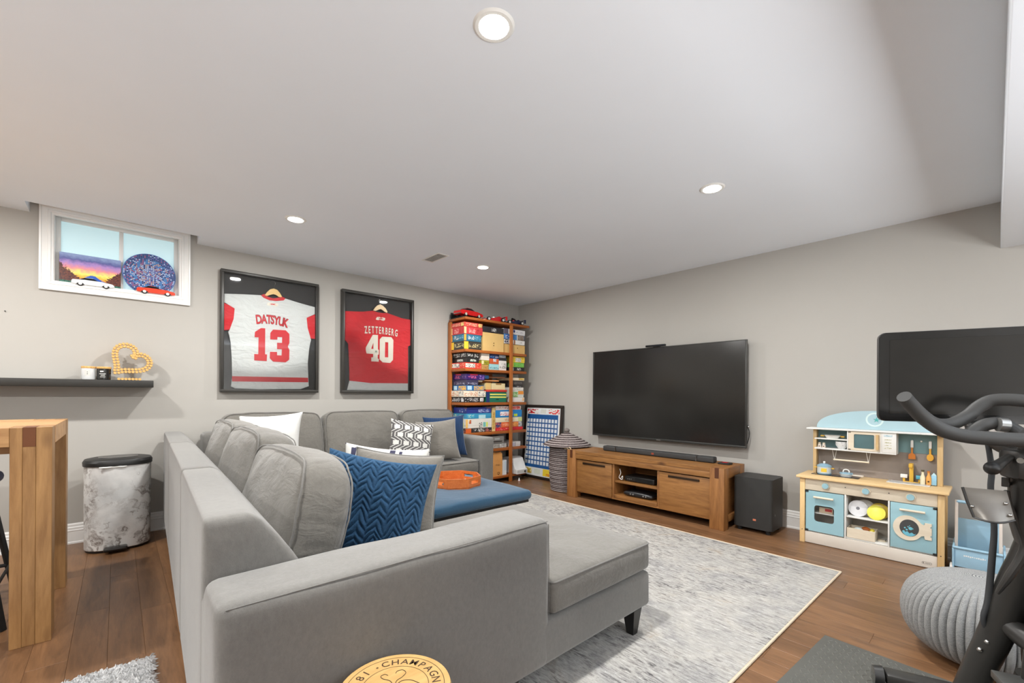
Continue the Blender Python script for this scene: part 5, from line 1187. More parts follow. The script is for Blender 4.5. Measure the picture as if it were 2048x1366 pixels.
# fish shaped porthole
outer = [(.410+.080*math.cos(math.radians(a)), .262+.088*math.sin(math.radians(a))) for a in range(-150, 151, 10)]
n_o = len(outer)
body_f = outer+[(.333, .232), (.322, .222), (.322, .200), (.285, .200), (.285, .222), (.294, .222), (.294, .232), (.285, .232), (.285, .285), (.294, .285), (.294, .295), (.285, .295), (.285, .316), (.322, .316), (.322, .300), (.333, .292)]
# order: outer runs anticlockwise starting lower left of tail
body_f = [(.410+.080*math.cos(math.radians(a)), .262+.088*math.sin(math.radians(a))) for a in range(-152, 153, 8)]+[(.322, .296), (.322, .316), (.285, .316), (.285, .295), (.294, .295), (.294, .285), (.285, .285), (.285, .232), (.294, .232), (.294, .222), (.285, .222), (.285, .200), (.322, .200), (.322, .226)]
fp = MB().prism(body_f, 'yz', KX-.010, KX+.0008, .0015).build('fish_frame', m_birch, wd)
gl_ = [(.405+.050*math.cos(math.radians(a)), .262+.060*math.sin(math.radians(a))) for a in range(-140, 141, 8)]
gl_ = [(.405+.051*math.cos(math.radians(a)), .264+.060*math.sin(math.radians(a))) for a in list(range(40, 321, 10))]+[(.444-.010, .232), (.444-.004, .262), (.444-.010, .296)]
MB().prism([(.402+.052*math.cos(math.radians(a)), .264+.060*math.sin(math.radians(a))) for a in range(0, 360, 10)], 'yz', KX-.0108, KX-.0098).build('porthole', M((62, 66, 68), .2, coat=.5), fp, smooth=False)
b = MB(); b.cyl((KX-.0112, .395, .262), (KX-.0106, .395, .262), .011, n=14); 
for y, z, r in ((.425, .262, .005), (.408, .272, .004), (.400, .280, .003), (.415, .250, .006), (.383, .262, .004)): b.cyl((KX-.0112, y, z), (KX-.0106, y, z), r, n=10)
b.build('bubble_print', M((110, 190, 206), .4), fp)['kind'] = 'stuff'
MB().prism([(.440, .236), (.430, .244), (.422, .232), (.412, .240), (.400, .226), (.388, .234), (.374, .224), (.366, .232), (.372, .218), (.390, .207), (.405, .205), (.422, .210), (.434, .222)], 'yz', KX-.0113, KX-.0106).build('wave_print', M((110, 184, 204), .4), fp, smooth=False)
for y, z in ((1.030, .425), (1.030, .108), (.268, .425), (.268, .108)): MB().box((KX-.003, y-.012, z-.007), (KX+.002, y+.012, z+.007), .001).build('hinge', m_hinge, tk)
for y in (KY0+.018, KY1-.018): MB().cyl((KX-.006, y, .105), (KX-.003, y, .105), .0035, n=8).build('screw', m_hinge, tk)
b = MB(); b.tube([(KX+.0035, y, z) for y, z in rrect(.285, .335, .028, .043, .006)], .0008, 5, True); b.box((KX+.0028, .326, .031), (KX+.0042, .330, .040)); b.box((KX+.0028, .292, .034), (KX+.0042, .318, .036))
b.build('maker_mark', M((90, 84, 78), .6), tk, smooth=False)['kind'] = 'stuff'
# upper part
UX0, UX1 = 4.365, 4.500
for (y0, y1) in ((.245, .275), (1.015, 1.040)):
    MB().box((UX1-.065, y0, .551), (UX1, y1, .925), .002).build('upper_post', m_pine_z, tk)
MB().box((UX0-.012, .215, .926), (UX1, 1.070, .938), .002).build('top_shelf', m_white, tk)
arch = [(1.010, .9385)]+[(.64+.370*math.cos(math.radians(a)), .9385+.150*math.sin(math.radians(a))**.9) for a in range(8, 173, 6)][0:0]
arch = [(.64+.378*math.cos(math.radians(a)), .9385+.150*(math.sin(math.radians(a)) if 0 < a < 180 else 0)**.85) for a in range(0, 181, 6)]
MB().prism(arch, 'yz', UX1-.05, UX1-.038, .001).build('arched_hood', m_sky, tk)
em = MB().lathe([(.0008, UX1-.0515), (.056, UX1-.0515), (.056, UX1-.0500)], (0, .632, 1.020), 36, ax='x', caps=False).build('round_emblem', M((206, 226, 224), .45), tk); MB().lathe([(.0008, UX1-.0520), (.044, UX1-.0520), (.044, UX1-.0512)], (0, .632, 1.020), 36, ax='x', caps=False).build('emblem_field', m_sky, em)
st_ = []
for i in range(10): r = .024 if i % 2 == 0 else .008; a = math.radians(20+36*i); st_.append((.620+r*math.cos(a), 1.018+r*math.sin(a)))
MB().prism(st_, 'yz', UX1-.0535, UX1-.0519).build('star_motif', M((80, 170, 166), .4), em, smooth=False)
MB().box((UX1-.012, .276, .775), (UX1-.004, .49, .925)).build('hook_board', m_teal, tk, smooth=False)
MB().box((UX1-.012, .49, .762), (UX1-.004, 1.014, .925)).build('upper_back_panel', m_teal, tk, smooth=False)
MB().box((UX1-.008, .276, .552), (UX1-.003, 1.014, .775)).build('splash_board', M((142, 132, 124), .6), tk, smooth=False)
MB().box((UX0, .493, .762), (UX1-.013, 1.014, .772), .001).build('upper_shelf', m_white, tk)
MB().box((UX0, .793, .845), (UX1-.013, 1.014, .853), .001).build('upper_shelf', m_white, tk)
for y in (.785, .578, .493): MB().box((UX0, y, .772), (UX1-.013, y+.008, .925), .001).build('upper_divider', m_white, tk)
mw = ring_panel(MB(), rrect(.586, .784, .774, .923, .001), rrect(.622, .748, .792, .903, .008), UX0-.002, UX0+.008).build('microwave_door', m_birch, tk, smooth=False)
MB().box((UX0+.003, .624, .794), (UX0+.005, .746, .901)).build('window_pane', M((90, 118, 122), .12, coat=.5), mw, smooth=False)
MB().cyl((UX0-.014, .602, .79), (UX0-.014, .602, .907), .009, n=12).build('handle', m_pine_z, mw)
cp = MB().box((UX0-.001, .500, .773), (UX0+.008, .577, .924), .001).build('dial_panel', m_white, tk)
MB().box((UX0-.0016, .515, .895), (UX0-.0008, .565, .910)).build('display_print', printmat((206, 222, 226), (130, 170, 186), 160, .5), cp, smooth=False)
for z in (.873, .852, .832, .810): MB().box((UX0-.0016, .520, z-.006), (UX0-.0008, .560, z+.004)).build('symbol_print', printmat((226, 224, 214), (150, 150, 80), 200, .5), cp, smooth=False)
for y, z in ((.776, .780), (.776, .917)): MB().box((UX0-.004, y-.008, z-.003), (UX0-.001, y+.008, z+.003)).build('hinge', m_hinge, tk, smooth=False)
for y in (.414, .363, .314): MB().sphere((UX1-.020, y, .868), .007, 10).build('peg', m_white, tk)
# hanging rod with cords
rd = MB().cyl((4.415, .660, .680), (4.415, .892, .680), .0065, n=10).build('hanging_rod', m_birch, tk)
for y in (.665, .885):
    MB().tube([(4.400, y+.012, .765), (4.412, y, .685), (4.415, y, .672), (4.418, y-.002, .685), (4.43, y-.012, .765)], .0018, 6).build('cord', m_white, rd)
# stove plate, sink
MB().box((4.322, .712, .5512), (4.470, 1.028, .5535), .002).build('hob_plate', M((36, 34, 34), .12, coat=.6), tk)
for y in (.80, .945): MB().lathe([(.030, .5536), (.034, .5542), (.038, .5536)], (4.395, y, 0), 28, caps=False).build('hob_ring', m_metal, tk)
sk = MB().box((4.345, .307, .5512), (4.475, .548, .5555), .002).build('sink', M((226, 226, 222), .25, coat=.4), tk)
MB().box((4.357, .322, .5556), (4.463, .533, .5562)).build('basin', M((196, 198, 198), .3), sk, smooth=False)
m_gold = M((222, 176, 66), .4, name='yellow_wood')
fc = MB().box((4.452, .372, .5515), (4.478, .462, .5600), .002).build('tap_base', m_gold, tk)
MB().box((4.458, .404, .560), (4.474, .428, .700), .003).build('tap_column', m_gold, fc); MB().box((4.405, .405, .672), (4.458, .427, .700), .003).build('tap_spout', m_gold, fc)
for y, c in ((.458, (232, 228, 222)), (.370, (90, 174, 200))):
    MB().cyl((4.466, y, .560), (4.466, y, .585), .008, n=10).build('tap_stem', m_gold, fc); MB().box((4.452, y-.02, .585), (4.480, y+.02, .612), .003).build('tap_handle', M(c, .4), fc)
# toy kitchenware (each its own thing)
def pot(x, y, z): 
    o = thing('toy_pot', 'toy cooking pot with blue lid and yellow label on the toy hob', 'toy pot', (x, y, z), 0, 'toy cookware')
    m1, m2 = M((206, 214, 214), .35), M((140, 176, 196), .35)
    MB().lathe([(.0008, z), (.046, z), (.050, z+.006), (.050, z+.012)], (x, y, 0), 28, caps=False).build('blue_base', m2, o)
    MB().lathe([(.049, z+.012), (.049, z+.062), (.044, z+.062)], (x, y, 0), 28, caps=False).build('body', m1, o)
    MB().lathe([(.051, z+.062), (.050, z+.072), (.030, z+.084), (.0008, z+.088)], (x, y, 0), 28, caps=False).build('lid', m2, o); MB().lathe([(.0008, z+.088), (.007, z+.088), (.009, z+.098), (.007, z+.106), (.0008, z+.107)], (x, y, 0), 14, caps=False).build('lid_knob', m_white, o)
    MB().grid(lambda u, w_: (x+.0495*math.cos(PI+.15+u*.8-.4), y+.0495*math.sin(PI+.15+u*.8-.4), z+.022+.03*w_), 8, 2).build('label', M((234, 196, 66), .4), o)
    for s_ in (-1, 1): MB().box((x-.008, y+s_*.049, z+.046), (x+.008, y+s_*.070, z+.056), .003).build('handle', m_gold, o)
pot(4.385, .948, .5545)
o = thing('toy_pan', 'small blue and white toy frying pan with lid ring on the toy hob', 'toy pan', (4.385, .80, .5545), 0, 'toy cookware')
x, y, z = 4.385, .800, .5545
MB().lathe([(.0008, z), (.036, z), (.044, z+.022), (.041, z+.022)], (x, y, 0), 28, caps=False).build('body', M((206, 214, 216), .35), o); MB().lathe([(.045, z+.0225), (.043, z+.030), (.0008, z+.036)], (x, y, 0), 28, caps=False).build('lid', M((140, 176, 196), .35), o)
MB().tube([(x, y+.020, z+.034), (x, y+.016, z+.050), (x, y, z+.056), (x, y-.016, z+.050), (x, y-.020, z+.034)], .0045, 8, sub=3).build('lid_handle', m_white, o); MB().cyl((x-.01, y-.042, z+.016), (x-.03, y-.115, z+.018), .006, .009, 10).build('handle', m_ivory, o)
o = thing('toy_dish', 'shallow white toy dish with yellow handles on the upper toy shelf', 'toy dish', (4.42, .90, .8535), 0, 'toy cookware'); z = .8535
MB().lathe([(.0008, z), (.038, z), (.056, z+.026), (.053, z+.026), (.036, z+.004)], (4.42, .90, 0), 28, caps=False).build('body', m_white, o)
for s_ in (-1, 1): MB().box((4.41, .90+s_*.054, z+.012), (4.43, .90+s_*.082, z+.024), .003).build('handle', m_gold, o)
for y_, lab in ((.985, 'toy salt shaker with brown dot, left of the two on the toy shelf'), (.955, 'toy pepper shaker with brown mark, right of the two on the toy shelf')):
    o = thing('toy_shaker', lab, 'toy shaker', (4.40, y_, .7725), 0, 'toy shakers'); z = .7725
    MB().lathe([(.0008, z), (.014, z), (.011, z+.028), (.0008, z+.030)], (4.40, y_, 0), 16, caps=False).build('body', m_ivory, o); MB().lathe([(.009, z+.030), (.010, z+.040), (.0008, z+.044)], (4.40, y_, 0), 14, caps=False).build('cap', m_birch, o)
    MB().cyl((4.3865, y_, z+.012), (4.3885, y_, z+.012), .005, n=10).build('printed_dot', M((110, 66, 40), .5), o)
o = thing('toy_bowl', 'white speckled toy bowl on the lower toy shelf', 'toy bowl', (4.41, .835, .7725), 0, 'toy cookware'); z = .7725
MB().lathe([(.0008, z), (.022, z), (.040, z+.03), (.044, z+.060), (.041, z+.060), (.036, z+.03), (.0008, z+.006)], (4.41, .835, 0), 28, caps=False).build('body', printmat((226, 228, 228), (120, 124, 130), 110, .60), o)
def hang_tool(y_, lab, col, fork):
    o = thing('toy_utensil', lab, 'toy utensil', (UX1-.026, y_, .72), 0, 'hanging toy utensils'); X_ = UX1-.032
    MB().box((X_, y_-.008, .818), (X_+.008, y_+.008, .872), .002).build('grip', m_white, o); MB().box((X_, y_-.006, .775), (X_+.008, y_+.006, .818), .002).build('shaft', M(col, .4), o)
    if fork: MB().prism([(y_+.012*math.cos(a*.35)*1.6, .752+.026*math.sin(a*.35)) for a in range(18)], 'yz', X_, X_+.008, .001).build('head', M(col, .4), o)
    else: MB().prism([(y_-.006, .776), (y_-.020, .762), (y_-.020, .730), (y_+.020, .730), (y_+.020, .762), (y_+.006, .776)], 'yz', X_, X_+.008, .001).build('head', M((190, 112, 40), .4), o)
hang_tool(.414, 'brown toy spatula hanging on the toy kitchen hook board', (186, 120, 50), False); hang_tool(.314, 'yellow round toy spoon hanging at the right of the hook board', (222, 166, 60), True)
for y_, lab, c1_, c2_, h in ((.350, 'cream toy bottle beside the toy tap', (230, 222, 190), (90, 84, 60), .105), (.318, 'orange toy bottle with square mark beside the cream bottle', (226, 164, 84), (200, 120, 50), .100)):
    o = thing('toy_bottle', lab, 'toy bottle', (4.432, y_, .552), 0, 'toy bottles'); z = .5563
    MB().lathe([(.0008, z), (.014, z), (.015, z+.05), (.007, z+.075), (.007, z+h-.012)], (4.425, y_, 0), 18, caps=False).build('body', M(c1_, .35), o); MB().lathe([(.009, z+h-.012), (.009, z+h), (.0008, z+h)], (4.425, y_, 0), 14, caps=False).build('cap', M(c2_, .4), o)
    if 'orange' in lab: MB().box((4.4085, y_-.005, z+.02), (4.4105, y_+.005, z+.03)).build('printed_mark', M((60, 40, 20), .5), o, smooth=False)
o = thing('toy_carton', 'light blue toy drinks carton beside the right upper post', 'toy carton', (4.45, .290, .552)); z = .5563
MB().box((4.425, .2765, z), (4.455, .305, z+.07), .001).build('carton_body', M((150, 200, 226), .4), o); b = MB(); b.prism([(.2765, z+.0702), (.305, z+.0702), (.2905, z+.092)], 'yz', 4.426, 4.454); b.build('gable_top', M((190, 222, 234), .4), o, smooth=False)
def plate(lab, y_, z_, r, col, xx_, tilt=.25, flat_=True):
    o = thing('toy_plate', lab, 'toy plate', (xx_, y_, z_+r*.98), rot=(0, tilt, 0), group='toy plates leaning in the open bay')
    prof = [(.0008, -.002), (r*.7, -.002), (r, .003), (r, .006), (r*.7, .002), (.0008, .002)]
    MB().lathe(prof, (0, 0, 0), 32, ax='x', caps=False).build('dish', M(col, .3), o, True); MB().lathe([(.0008, -.0025), (.012, -.0025)], (0, -.0, 0), 16, ax='x', caps=False).build('centre_mark', M((110, 110, 116) if col[2] > 200 else col, .4), o, True)
plate('white toy plate at the front left of the open bay', .705, .2725, .062, (226, 226, 228), 4.275, .25); plate('second white toy plate behind the front white plate', .670, .2725, .064, (214, 210, 204), 4.320, .22); plate('bright yellow toy plate at the front right of the open bay', .592, .2725, .055, (234, 228, 84), 4.250, .35); plate('darker yellow toy plate behind the bright yellow plate', .580, .2725, .060, (206, 176, 50), 4.300, .2)
o = thing('toy_crate', 'small pale wooden crate of toy food in the bottom of the open bay', 'toy crate', (4.29, .70, .1075)); z = .1075
for a, c in (((4.225, .595, z), (4.23, .765, z+.075)), ((4.345, .595, z), (4.35, .765, z+.075)), ((4.23, .595, z), (4.345, .60, z+.075)), ((4.23, .760, z), (4.345, .765, z+.075)), ((4.23, .60, z), (4.345, .76, z+.005))): MB().box(a, c, .0006, 1).build('crate_panel', m_birch, o)
for (x, y, c, lab, s_, zz) in ((4.27, .70, (196, 206, 204), 'round grey toy food piece at the left of the toy crate', (1, 1.3, .8), .062), (4.30, .66, (176, 96, 36), 'brown orange toy food piece in the middle of the toy crate', (1, 1.3, .9), .066), (4.29, .620, (226, 206, 60), 'yellow toy food piece at the right of the toy crate', (.8, .8, 1), .060), (4.255, .655, (120, 70, 36), 'dark brown toy food piece at the front of the toy crate', (1, 1.2, .5), .048)):
    o = tag(MB().sphere((0, 0, 0), .022, 14, s_).build('toy_food', M(c, .4), origin=(0, 0, 0)), lab, 'toy food', 'toy food in the crate'); o.location = (x, y, z+zz)
o = thing('toy_pan', 'round wooden toy griddle lying at the front of the toy crate', 'toy pan', (4.32, .56, z), 0, 'toy cookware'); MB().lathe([(.0008, z), (.026, z), (.028, z+.006), (.0008, z+.006)], (4.30, .565, 0), 20, caps=False).build('disc', m_birch, o); MB().bar((4.30, .545, z+.006), (4.27, .535, z+.03), .004, .004).build('handle', m_hinge, o, smooth=False)
o = tag(MB().sphere((0, 0, 0), .030, 18, (1, 1.2, .8)).build('toy_food', M((226, 86, 30), .35), origin=(0, 0, 0)), 'bright orange toy food behind the toy oven window', 'toy food'); o.location = (4.27, .93, .132)
o = thing('toy_packet', 'cream and red toy packet on the toy oven shelf', 'toy packet', (4.29, .90, .2535)); MB().box((4.26, .862, .2535), (4.32, .955, .300), .003).build('card_box', M((222, 200, 170), .5), o); MB().box((4.2592, .868, .27), (4.2600, .915, .292)).build('red_print', M((190, 40, 36), .5), o, smooth=False)

# ================================================================== blue toy trolley
tt = thing('toy_trolley', 'light blue and cream wooden toy trolley right of the toy kitchen', 'toy trolley', (4.30, .07, 0))
m_tro = M((150, 186, 206), .4, name='powder_blue'); m_cr = M((216, 206, 196), .4, name='cream_wood')
MB().box((4.225, -.045, .055), (4.237, .180, .182), .003).build('front_panel', m_tro, tt); MB().box((4.435, -.04, .055), (4.447, .178, .345), .003).build('rear_panel', m_tro, tt)
MB().cyl((4.222, -.045, .184), (4.222, .182, .184), .009, n=12).build('rail', m_tro, tt)
for y in (-.052, .181): 
    MB().prism([(4.215, .03), (4.45, .03), (4.45, .20), (4.36, .20), (4.24, .19), (4.215, .17)], 'xz', y-.005, y+.005, .002).build('side_panel', m_tro, tt)
for y in (-.035, .170): MB().bar((4.30, y, .055), (4.335, y, .488), .016, .016, .002).build('handle_post', m_cr, tt)
MB().cyl((4.335, -.035, .478), (4.335, .17, .478), .011, n=12).build('handle_bar', m_tro, tt)
MB().box((4.24, -.044, .055), (4.43, .174, .066), .001).build('floor_board', m_cr, tt)
b = MB(); random.seed(5)
for i in range(11): b.box((4.2242, .125-i*.0095, .130+random.uniform(-.002, .002)), (4.2252, .125-i*.0095+.0065, .136+random.uniform(0, .004)))
b.build('white_script_print', m_white, tt, smooth=False)['kind'] = 'stuff'
for y in (.190, -.061):
    for x in (4.245, 4.42):
        w_ = MB().cyl((x, y-.006, .036), (x, y+.006, .036), .035, n=22).build('wheel', m_cr, tt); MB().cyl((x, y-.008, .036), (x, y+.008, .036), .028, n=22).build('tyre_face', m_tro, w_)

# ================================================================== knitted pouf
pf = thing('knitted_pouf', 'round grey ribbed knitted pouf on the floor behind the exercise bike', 'pouf', (2.93, .02, 0))
t = NT('chunky_knit'); tc = t.add('ShaderNodeTexCoord'); v = tc.outputs['Object']; br = t.add('ShaderNodeTexBrick'); mp = t.add('ShaderNodeMapping'); uvn = t.add('ShaderNodeUVMap')
mp.inputs['Scale'].default_value = (104, 62, 1); t.link(uvn.outputs[0], mp.inputs[0]); t.link(mp.outputs[0], br.inputs['Vector']); br.inputs['Scale'].default_value = 1.0; br.inputs['Mortar Size'].default_value = .08; br.inputs['Mortar Smooth'].default_value = .8
br.inputs['Color1'].default_value = lin((196, 196, 192)); br.inputs['Color2'].default_value = lin((158, 158, 156)); br.inputs['Mortar'].default_value = lin((84, 86, 90))
t.col(br.outputs[0]); t.b.inputs['Roughness'].default_value = .95; t.bump(br.outputs[1], -1.0, .01); m_knit = t.m
b = MB(); nu, nv, ribs = 480, 60, 120
def pouf(u, v_):
    a = 2*PI*u; ph = -PI/2+PI*v_; r = .285*max(.0, math.cos(ph))**.62; z = .190+.190*math.copysign(abs(math.sin(ph))**.92, math.sin(ph))
    rib = 1+.055*(abs(math.sin(a*ribs/4))**.6-.5)*min(1, r/.12)
    return (r*rib*math.cos(a), r*rib*math.sin(a), z+.004*0)
V = [[b.bm.verts.new(pouf(i/nu, j/(nv-1))) for j in range(nv)] for i in range(nu)]
uvl = b.bm.loops.layers.uv.new('UVMap')
for i in range(nu):
    for j in range(nv-1):
        try: f = b.bm.faces.new((V[i][j], V[(i+1) % nu][j], V[(i+1) % nu][j+1], V[i][j+1]))
        except ValueError: continue
        for lp, (uu, vv) in zip(f.loops, ((i, j), (i+1, j), (i+1, j+1), (i, j+1))): lp[uvl].uv = (uu/nu*2.0, vv/(nv-1))
b.build('knitted_cover', m_knit, pf, True, angle=80)

# ================================================================== exercise mat
em_ = thing('exercise_mat', 'dark grey rubber exercise mat with raised dashes under the bike', 'mat', (1.80, .12, 0), math.radians(-4))
MB().box((-.80, -.52, .0006), (.80, .50, .007), .002).build('mat_base', M((86, 86, 81), .75, name='grey_rubber', bump=.2, bscale=90, bdist=.002), em_, True)
b = MB()
for i in range(60):
    for j in range(44):
        x, y = -.77+i*.026, -.49+j*.0222
        a = .6 if (i+j) % 2 else -.6
        dx, dy = math.cos(a)*.0105, math.sin(a)*.0105
        q = [(x-dx-dy*.12, y-dy+dx*.12, .007), (x-dx+dy*.12, y-dy-dx*.12, .007), (x+dx+dy*.12, y+dy-dx*.12, .007), (x+dx-dy*.12, y+dy+dx*.12, .007)]
        B_ = [b.bm.verts.new(p) for p in q]; T_ = [b.bm.verts.new((x-dx*.8, y-dy*.8, .0105)), b.bm.verts.new((x+dx*.8, y+dy*.8, .0092))]
        for f in ((B_[0], B_[1], T_[0]), (B_[1], B_[2], T_[1], T_[0]), (B_[2], B_[3], T_[1]), (B_[3], B_[0], T_[0], T_[1])): b.bm.faces.new(f)
b.build('raised_dash', M((122, 121, 115), .4, name='rubber_dash'), em_, True, smooth=False)['kind'] = 'stuff'

# ================================================================== exercise bike
bk_ = thing('exercise_bike', 'black indoor exercise bike with large tilted screen at the right edge', 'exercise bike', (2.25, -.02, 0))
m_bk = M((46, 45, 43), .38, name='charcoal_powder_coat', var=.05); m_grip = M((58, 58, 57), .6, name='rubber_grip', bump=.15, bscale=600, bdist=.0008); m_tray = M((160, 156, 150), .3, .55, name='grey_metal_tray')
# screen: local frame
wdir = Vector((.33, -.944, 0)).normalized(); ndir = Vector((-.944, -.33, 0)).normalized()
sc0 = Vector((2.330, .319, 1.283)); cen = sc0+wdir*.30
mt = Matrix((wdir, -ndir, Vector((0, 0, 1)))).transposed().to_4x4(); mt.translation = cen
def rr3(w, h, r, y0, y1): 
    P = []
    for (cx, cz_, a0) in ((w-r, h-r, 0), (-w+r, h-r, 90), (-w+r, -h+r, 180), (w-r, -h+r, 270)):
        for i in range(6): a = math.radians(a0+i*18); P.append((cx+r*math.cos(a), cz_+r*math.sin(a)))
    b = MB(); b.prism(P, 'xz', y0, y1, .002); bmesh.ops.transform(b.bm, matrix=mt, verts=b.bm.verts); return b
rr3(.300, .181, .022, .002, .030).build('monitor_shell', M((60, 60, 60), .35), bk_)
mo = rr3(.298, .179, .020, -.004, .001).build('monitor_bezel', M((22, 22, 22), .12, coat=.6), bk_)
rr3(.266, .150, .003, -.0052, -.0040).build('display', M((34, 33, 31), .12, spec=.5), mo)
b = MB(); b.box((-.05, .030, -.10), (.05, .075, .06), .008, xf=mt); b.build('monitor_bracket', m_bk, bk_)
pc = cen+Vector((.03, .0, -.10)); 
MB().tube([tuple(cen-ndir*.06+Vector((0, 0, -.05))), tuple(cen-ndir*.05+Vector((0, 0, -.20))), (2.23, -.085, .99), (2.195, -.085, .96)], .024, 14, sub=4).build('monitor_arm', m_bk, bk_)
MB().tube([(2.044, -.096, 1.071), (2.012, -.014, 1.073), (1.989, .055, 1.077), (1.965, .110, 1.095), (1.935, .151, 1.133), (1.892, .176, 1.172), (1.853, .191, 1.202)], [.0215, .0215, .0215, .022, .022, .0205, .0195], 18, sub=6).build('handlebar', m_grip, bk_)
MB().tube([(2.044, -.096, 1.071), (2.07, -.17, 1.071), (2.075, -.235, 1.077), (2.055, -.29, 1.10), (2.02, -.335, 1.14), (1.965, -.35, 1.18), (1.93, -.36, 1.20)], [.0215, .0215, .0215, .022, .022, .0205, .0195], 18, sub=6).build('handlebar', m_grip, bk_)
MB().tube([(2.020, .150, 1.125), (2.086, .128, 1.108), (2.131, .095, 1.11), (2.169, .060, 1.136), (2.186, .031, 1.171), (2.194, -.003, 1.192), (2.19, -.066, 1.190), (2.20, -.13, 1.172), (2.19, -.19, 1.12), (2.17, -.22, 1.09)], .0205, 16, sub=6).build('inner_handlebar', m_grip, bk_)
MB().tube([(2.105, .064, 1.066), (2.13, .041, 1.091), (2.146, .013, 1.112), (2.168, -.020, 1.113), (2.159, -.066, 1.077)], .020, 16, sub=6).build('arm_rest', m_grip, bk_)
MB().tube([(2.14, -.01, 1.112), (2.15, -.03, 1.110)], .0225, 14).build('silver_sleeve', M((150, 150, 148), .3, .7), bk_)
MB().tube([(2.10, -.085, 1.085), (2.15, -.085, 1.04), (2.175, -.086, .985), (2.185, -.086, .93)], [.030, .034, .030, .032], 16, sub=4).build('neck', m_bk, bk_)
MB().bar((2.145, -.03, .985), (2.22, -.14, .985), .085, .095, .016).build('clamp_block', m_bk, bk_)
kn = MB().tube([(2.128, -.035, 1.010), (2.095, -.015, .990), (2.065, .000, .978)], [.012, .014, .020], 14).build('clamp_lever', m_bk, bk_); MB().sphere((2.060, .002, .976), .021, 14).build('lever_knob', M((30, 30, 30), .4), kn)
MB().cyl((2.105, -.060, 1.003), (2.098, -.057, 1.003), .009, n=14).build('bolt', m_metal, bk_)
MB().tube([(2.20, -.086, .975), (2.241, -.088, .90), (2.265, -.090, .80), (2.290, -.100, .72)], [.054, .056, .058, .052], 20, sub=3).build('head_post', m_bk, bk_)
MB().tube([(2.275, -.105, .86), (2.320, -.112, .76), (2.362, -.098, .66), (2.385, -.060, .534), (2.392, -.007, .329), (2.390, .030, .200), (2.386, .062, .085)], [.050, .054, .056, .052, .047, .045, .043], 20, sub=5).build('front_fork', m_bk, bk_)
MB().tube([(2.388, -.031, .385), (2.30, -.110, .350), (2.15, -.175, .300), (1.80, -.30, .26)], [.038, .036, .034, .034], 16, sub=4).build('frame_tube', m_bk, bk_)
MB().tube([(2.33, -.12, .70), (2.15, -.19, .52), (1.95, -.27, .36), (1.80, -.32, .27)], [.04, .045, .045, .04], 16, sub=4).build('frame_tube', m_bk, bk_)
MB().bar((2.415, -.10, .06), (2.20, -.145, .16), .02, .02).build('support_rod', m_bk, bk_)
nx = wdir; yv = ndir
fwc = Vector((2.24, -.16, .30)); 
b = MB(); fm = Matrix((Vector((-.944, -.33, 0)), Vector((0, 0, 1)), wdir)).transposed().to_4x4(); fm.translation = fwc
b.lathe([(.03, -.012), (.20, -.012), (.21, -.018), (.225, -.018), (.225, .018), (.21, .018), (.20, .012), (.03, .012)], (0, 0, 0), 48); bmesh.ops.transform(b.bm, matrix=fm, verts=b.bm.verts); b.build('flywheel', M((30, 30, 30), .25, .5), bk_)
# chain guard / crank / pedal, lower right
MB().bar((2.03, -.06, .40), (1.95, -.34, .38), .02, .10, .01).build('crank_cover', m_bk, bk_)
pd = MB().box((-.05, -.045, -.012), (.05, .045, .012), .004, xf=Matrix.Translation((2.09, -.055, .300)) @ Matrix.Rotation(.35, 4, 'Z')).build('pedal', M((84, 84, 82), .4, .4), bk_)
MB().cyl((2.09, -.09, .30), (2.11, -.15, .30), .010, n=12).build('pedal_axle', m_metal, pd)
# stabilisers
for nm, p in (('front_stabiliser', Vector((2.322, .330, .078))), ('rear_stabiliser', Vector((1.30, -.03, .078)))):
    q = p+wdir*.52; st2 = MB().bar(tuple(p+wdir*.035-Vector((0, 0, .02))), tuple(q-wdir*.035-Vector((0, 0, .02))), .075, .05, .012).build(nm, m_bk, bk_)
    for e_, s_ in ((p, 1), (q, -1)):
        MB().cyl(tuple(e_-Vector((0, 0, .026))), tuple(e_+wdir*s_*.030-Vector((0, 0, .026))), .036, .042, 22).build('end_cap', m_black, st2)
        MB().cyl(tuple(e_-wdir*s_*.006-Vector((0, 0, .026))), tuple(e_-Vector((0, 0, .026))), .012, .034, 22).build('chrome_disc', m_metal, st2)
        fpos = e_+wdir*s_*.06; MB().cyl((fpos.x, fpos.y, .0100), (fpos.x, fpos.y, .034), .022, .014, 14).build('levelling_foot', m_blackmatte, st2)
MB().cyl((2.30, -.08, .26), (2.34, -.09, .09), .028, .028, 14).build('lower_strut', m_bk, bk_)
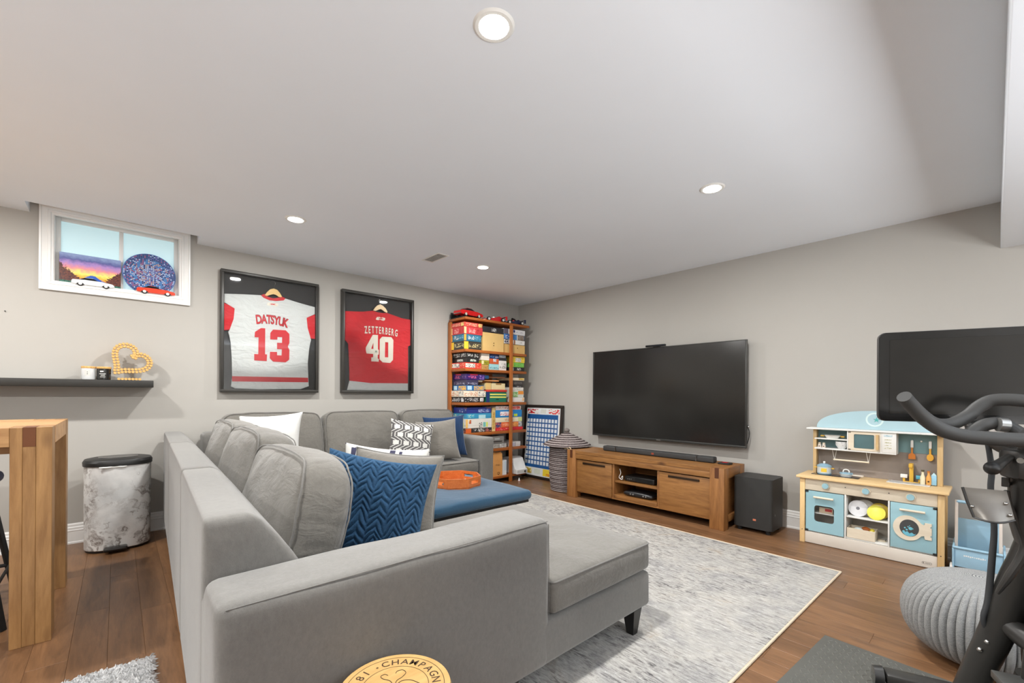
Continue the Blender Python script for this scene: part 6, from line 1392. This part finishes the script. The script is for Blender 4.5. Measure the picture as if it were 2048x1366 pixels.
# data cable and tray
MB().tube([(2.375, .030, 1.10), (2.369, .014, 1.03), (2.380, .004, .934), (2.378, .006, .861), (2.392, -.003, .723), (2.383, .002, .604), (2.372, .011, .457), (2.359, .023, .383), (2.384, .001, .31)], [.008, .008, .009, .009, .009, .010, .010, .008, .007], 12, sub=5).build('braided_cable', M((52, 54, 56), .7, bump=.6, bscale=900), bk_)
A_, B2, C_, D2 = Vector((2.157, .071, .892)), Vector((2.172, -.030, .893)), Vector((2.160, -.048, .802)), Vector((2.144, .043, .796))
def trayf(u, v_):
    p = (A_*(1-u)+B2*u)*(1-v_)+(D2*(1-u)+C_*u)*v_; n_ = (B2-A_).cross(D2-A_).normalized(); s_ = -1 if n_.dot(Vector((-1, -.3, 0))) < 0 else 1
    return p+n_*s_*(.022*math.sin(PI*u))*v_*v_+Vector((0, 0, -.012*math.sin(PI*u)*v_))
b = MB(); b.grid(trayf, 14, 10); bmesh.ops.solidify(b.bm, geom=b.bm.faces[:], thickness=.003); ty = b.build('accessory_tray', m_tray, bk_)
MB().tube([tuple(A_), tuple((A_+D2)/2+Vector((0, .002, 0))), tuple(D2)], .004, 8).build('tray_rim', m_bk, ty)
MB().tube([tuple(trayf(u/8, 1)) for u in range(9)], .0032, 8).build('tray_rim', m_bk, ty)
for u, v_ in ((.88, .42), (.90, .80), (.04, .62)):
    p = Vector(trayf(u, v_)); MB().sphere(tuple(p+Vector((-.004, -.002, 0))), .0055, 10).build('rivet', m_metal, ty)
MB().tube([(2.19, -.03, .89), (2.205, -.036, .845), (2.232, -.056, .774), (2.250, -.072, .715), (2.248, -.066, .67), (2.240, -.040, .602), (2.235, -.010, .53)], [.008, .008, .010, .013, .014, .013, .006], 10, sub=4).build('bent_strip', m_bk, bk_)
MB().cyl((2.188, -.028, .905), (2.188, -.028, .935), .010, n=14).build('thumb_screw', m_bk, bk_); MB().cyl((2.18, -.030, .915), (2.30, -.06, .905), .006, n=10).build('tray_bracket', m_bk, bk_)
for p in ((2.350, .030, .275), (2.352, .012, .31)): MB().sphere(p, .009, 10).build('bolt', m_metal, bk_)
# saddle and post complete the bike outside the frame
MB().tube([(1.72, -.33, .30), (1.62, -.36, .62), (1.58, -.37, .90)], .03, 14).build('seat_post', m_bk, bk_); MB().tube([(1.80, -.31, .27), (1.55, -.28, .12), (1.39, -.275, .075)], .036, 14, sub=3).build('frame_tube', m_bk, bk_)
MB().soft((1.45, -.46, .90), (1.72, -.28, .97), .03, .03, lambda n, p: Vector((p.x, p.y*(1-.28*(n.x+1)), p.z))).build('saddle', m_blackmatte, bk_)
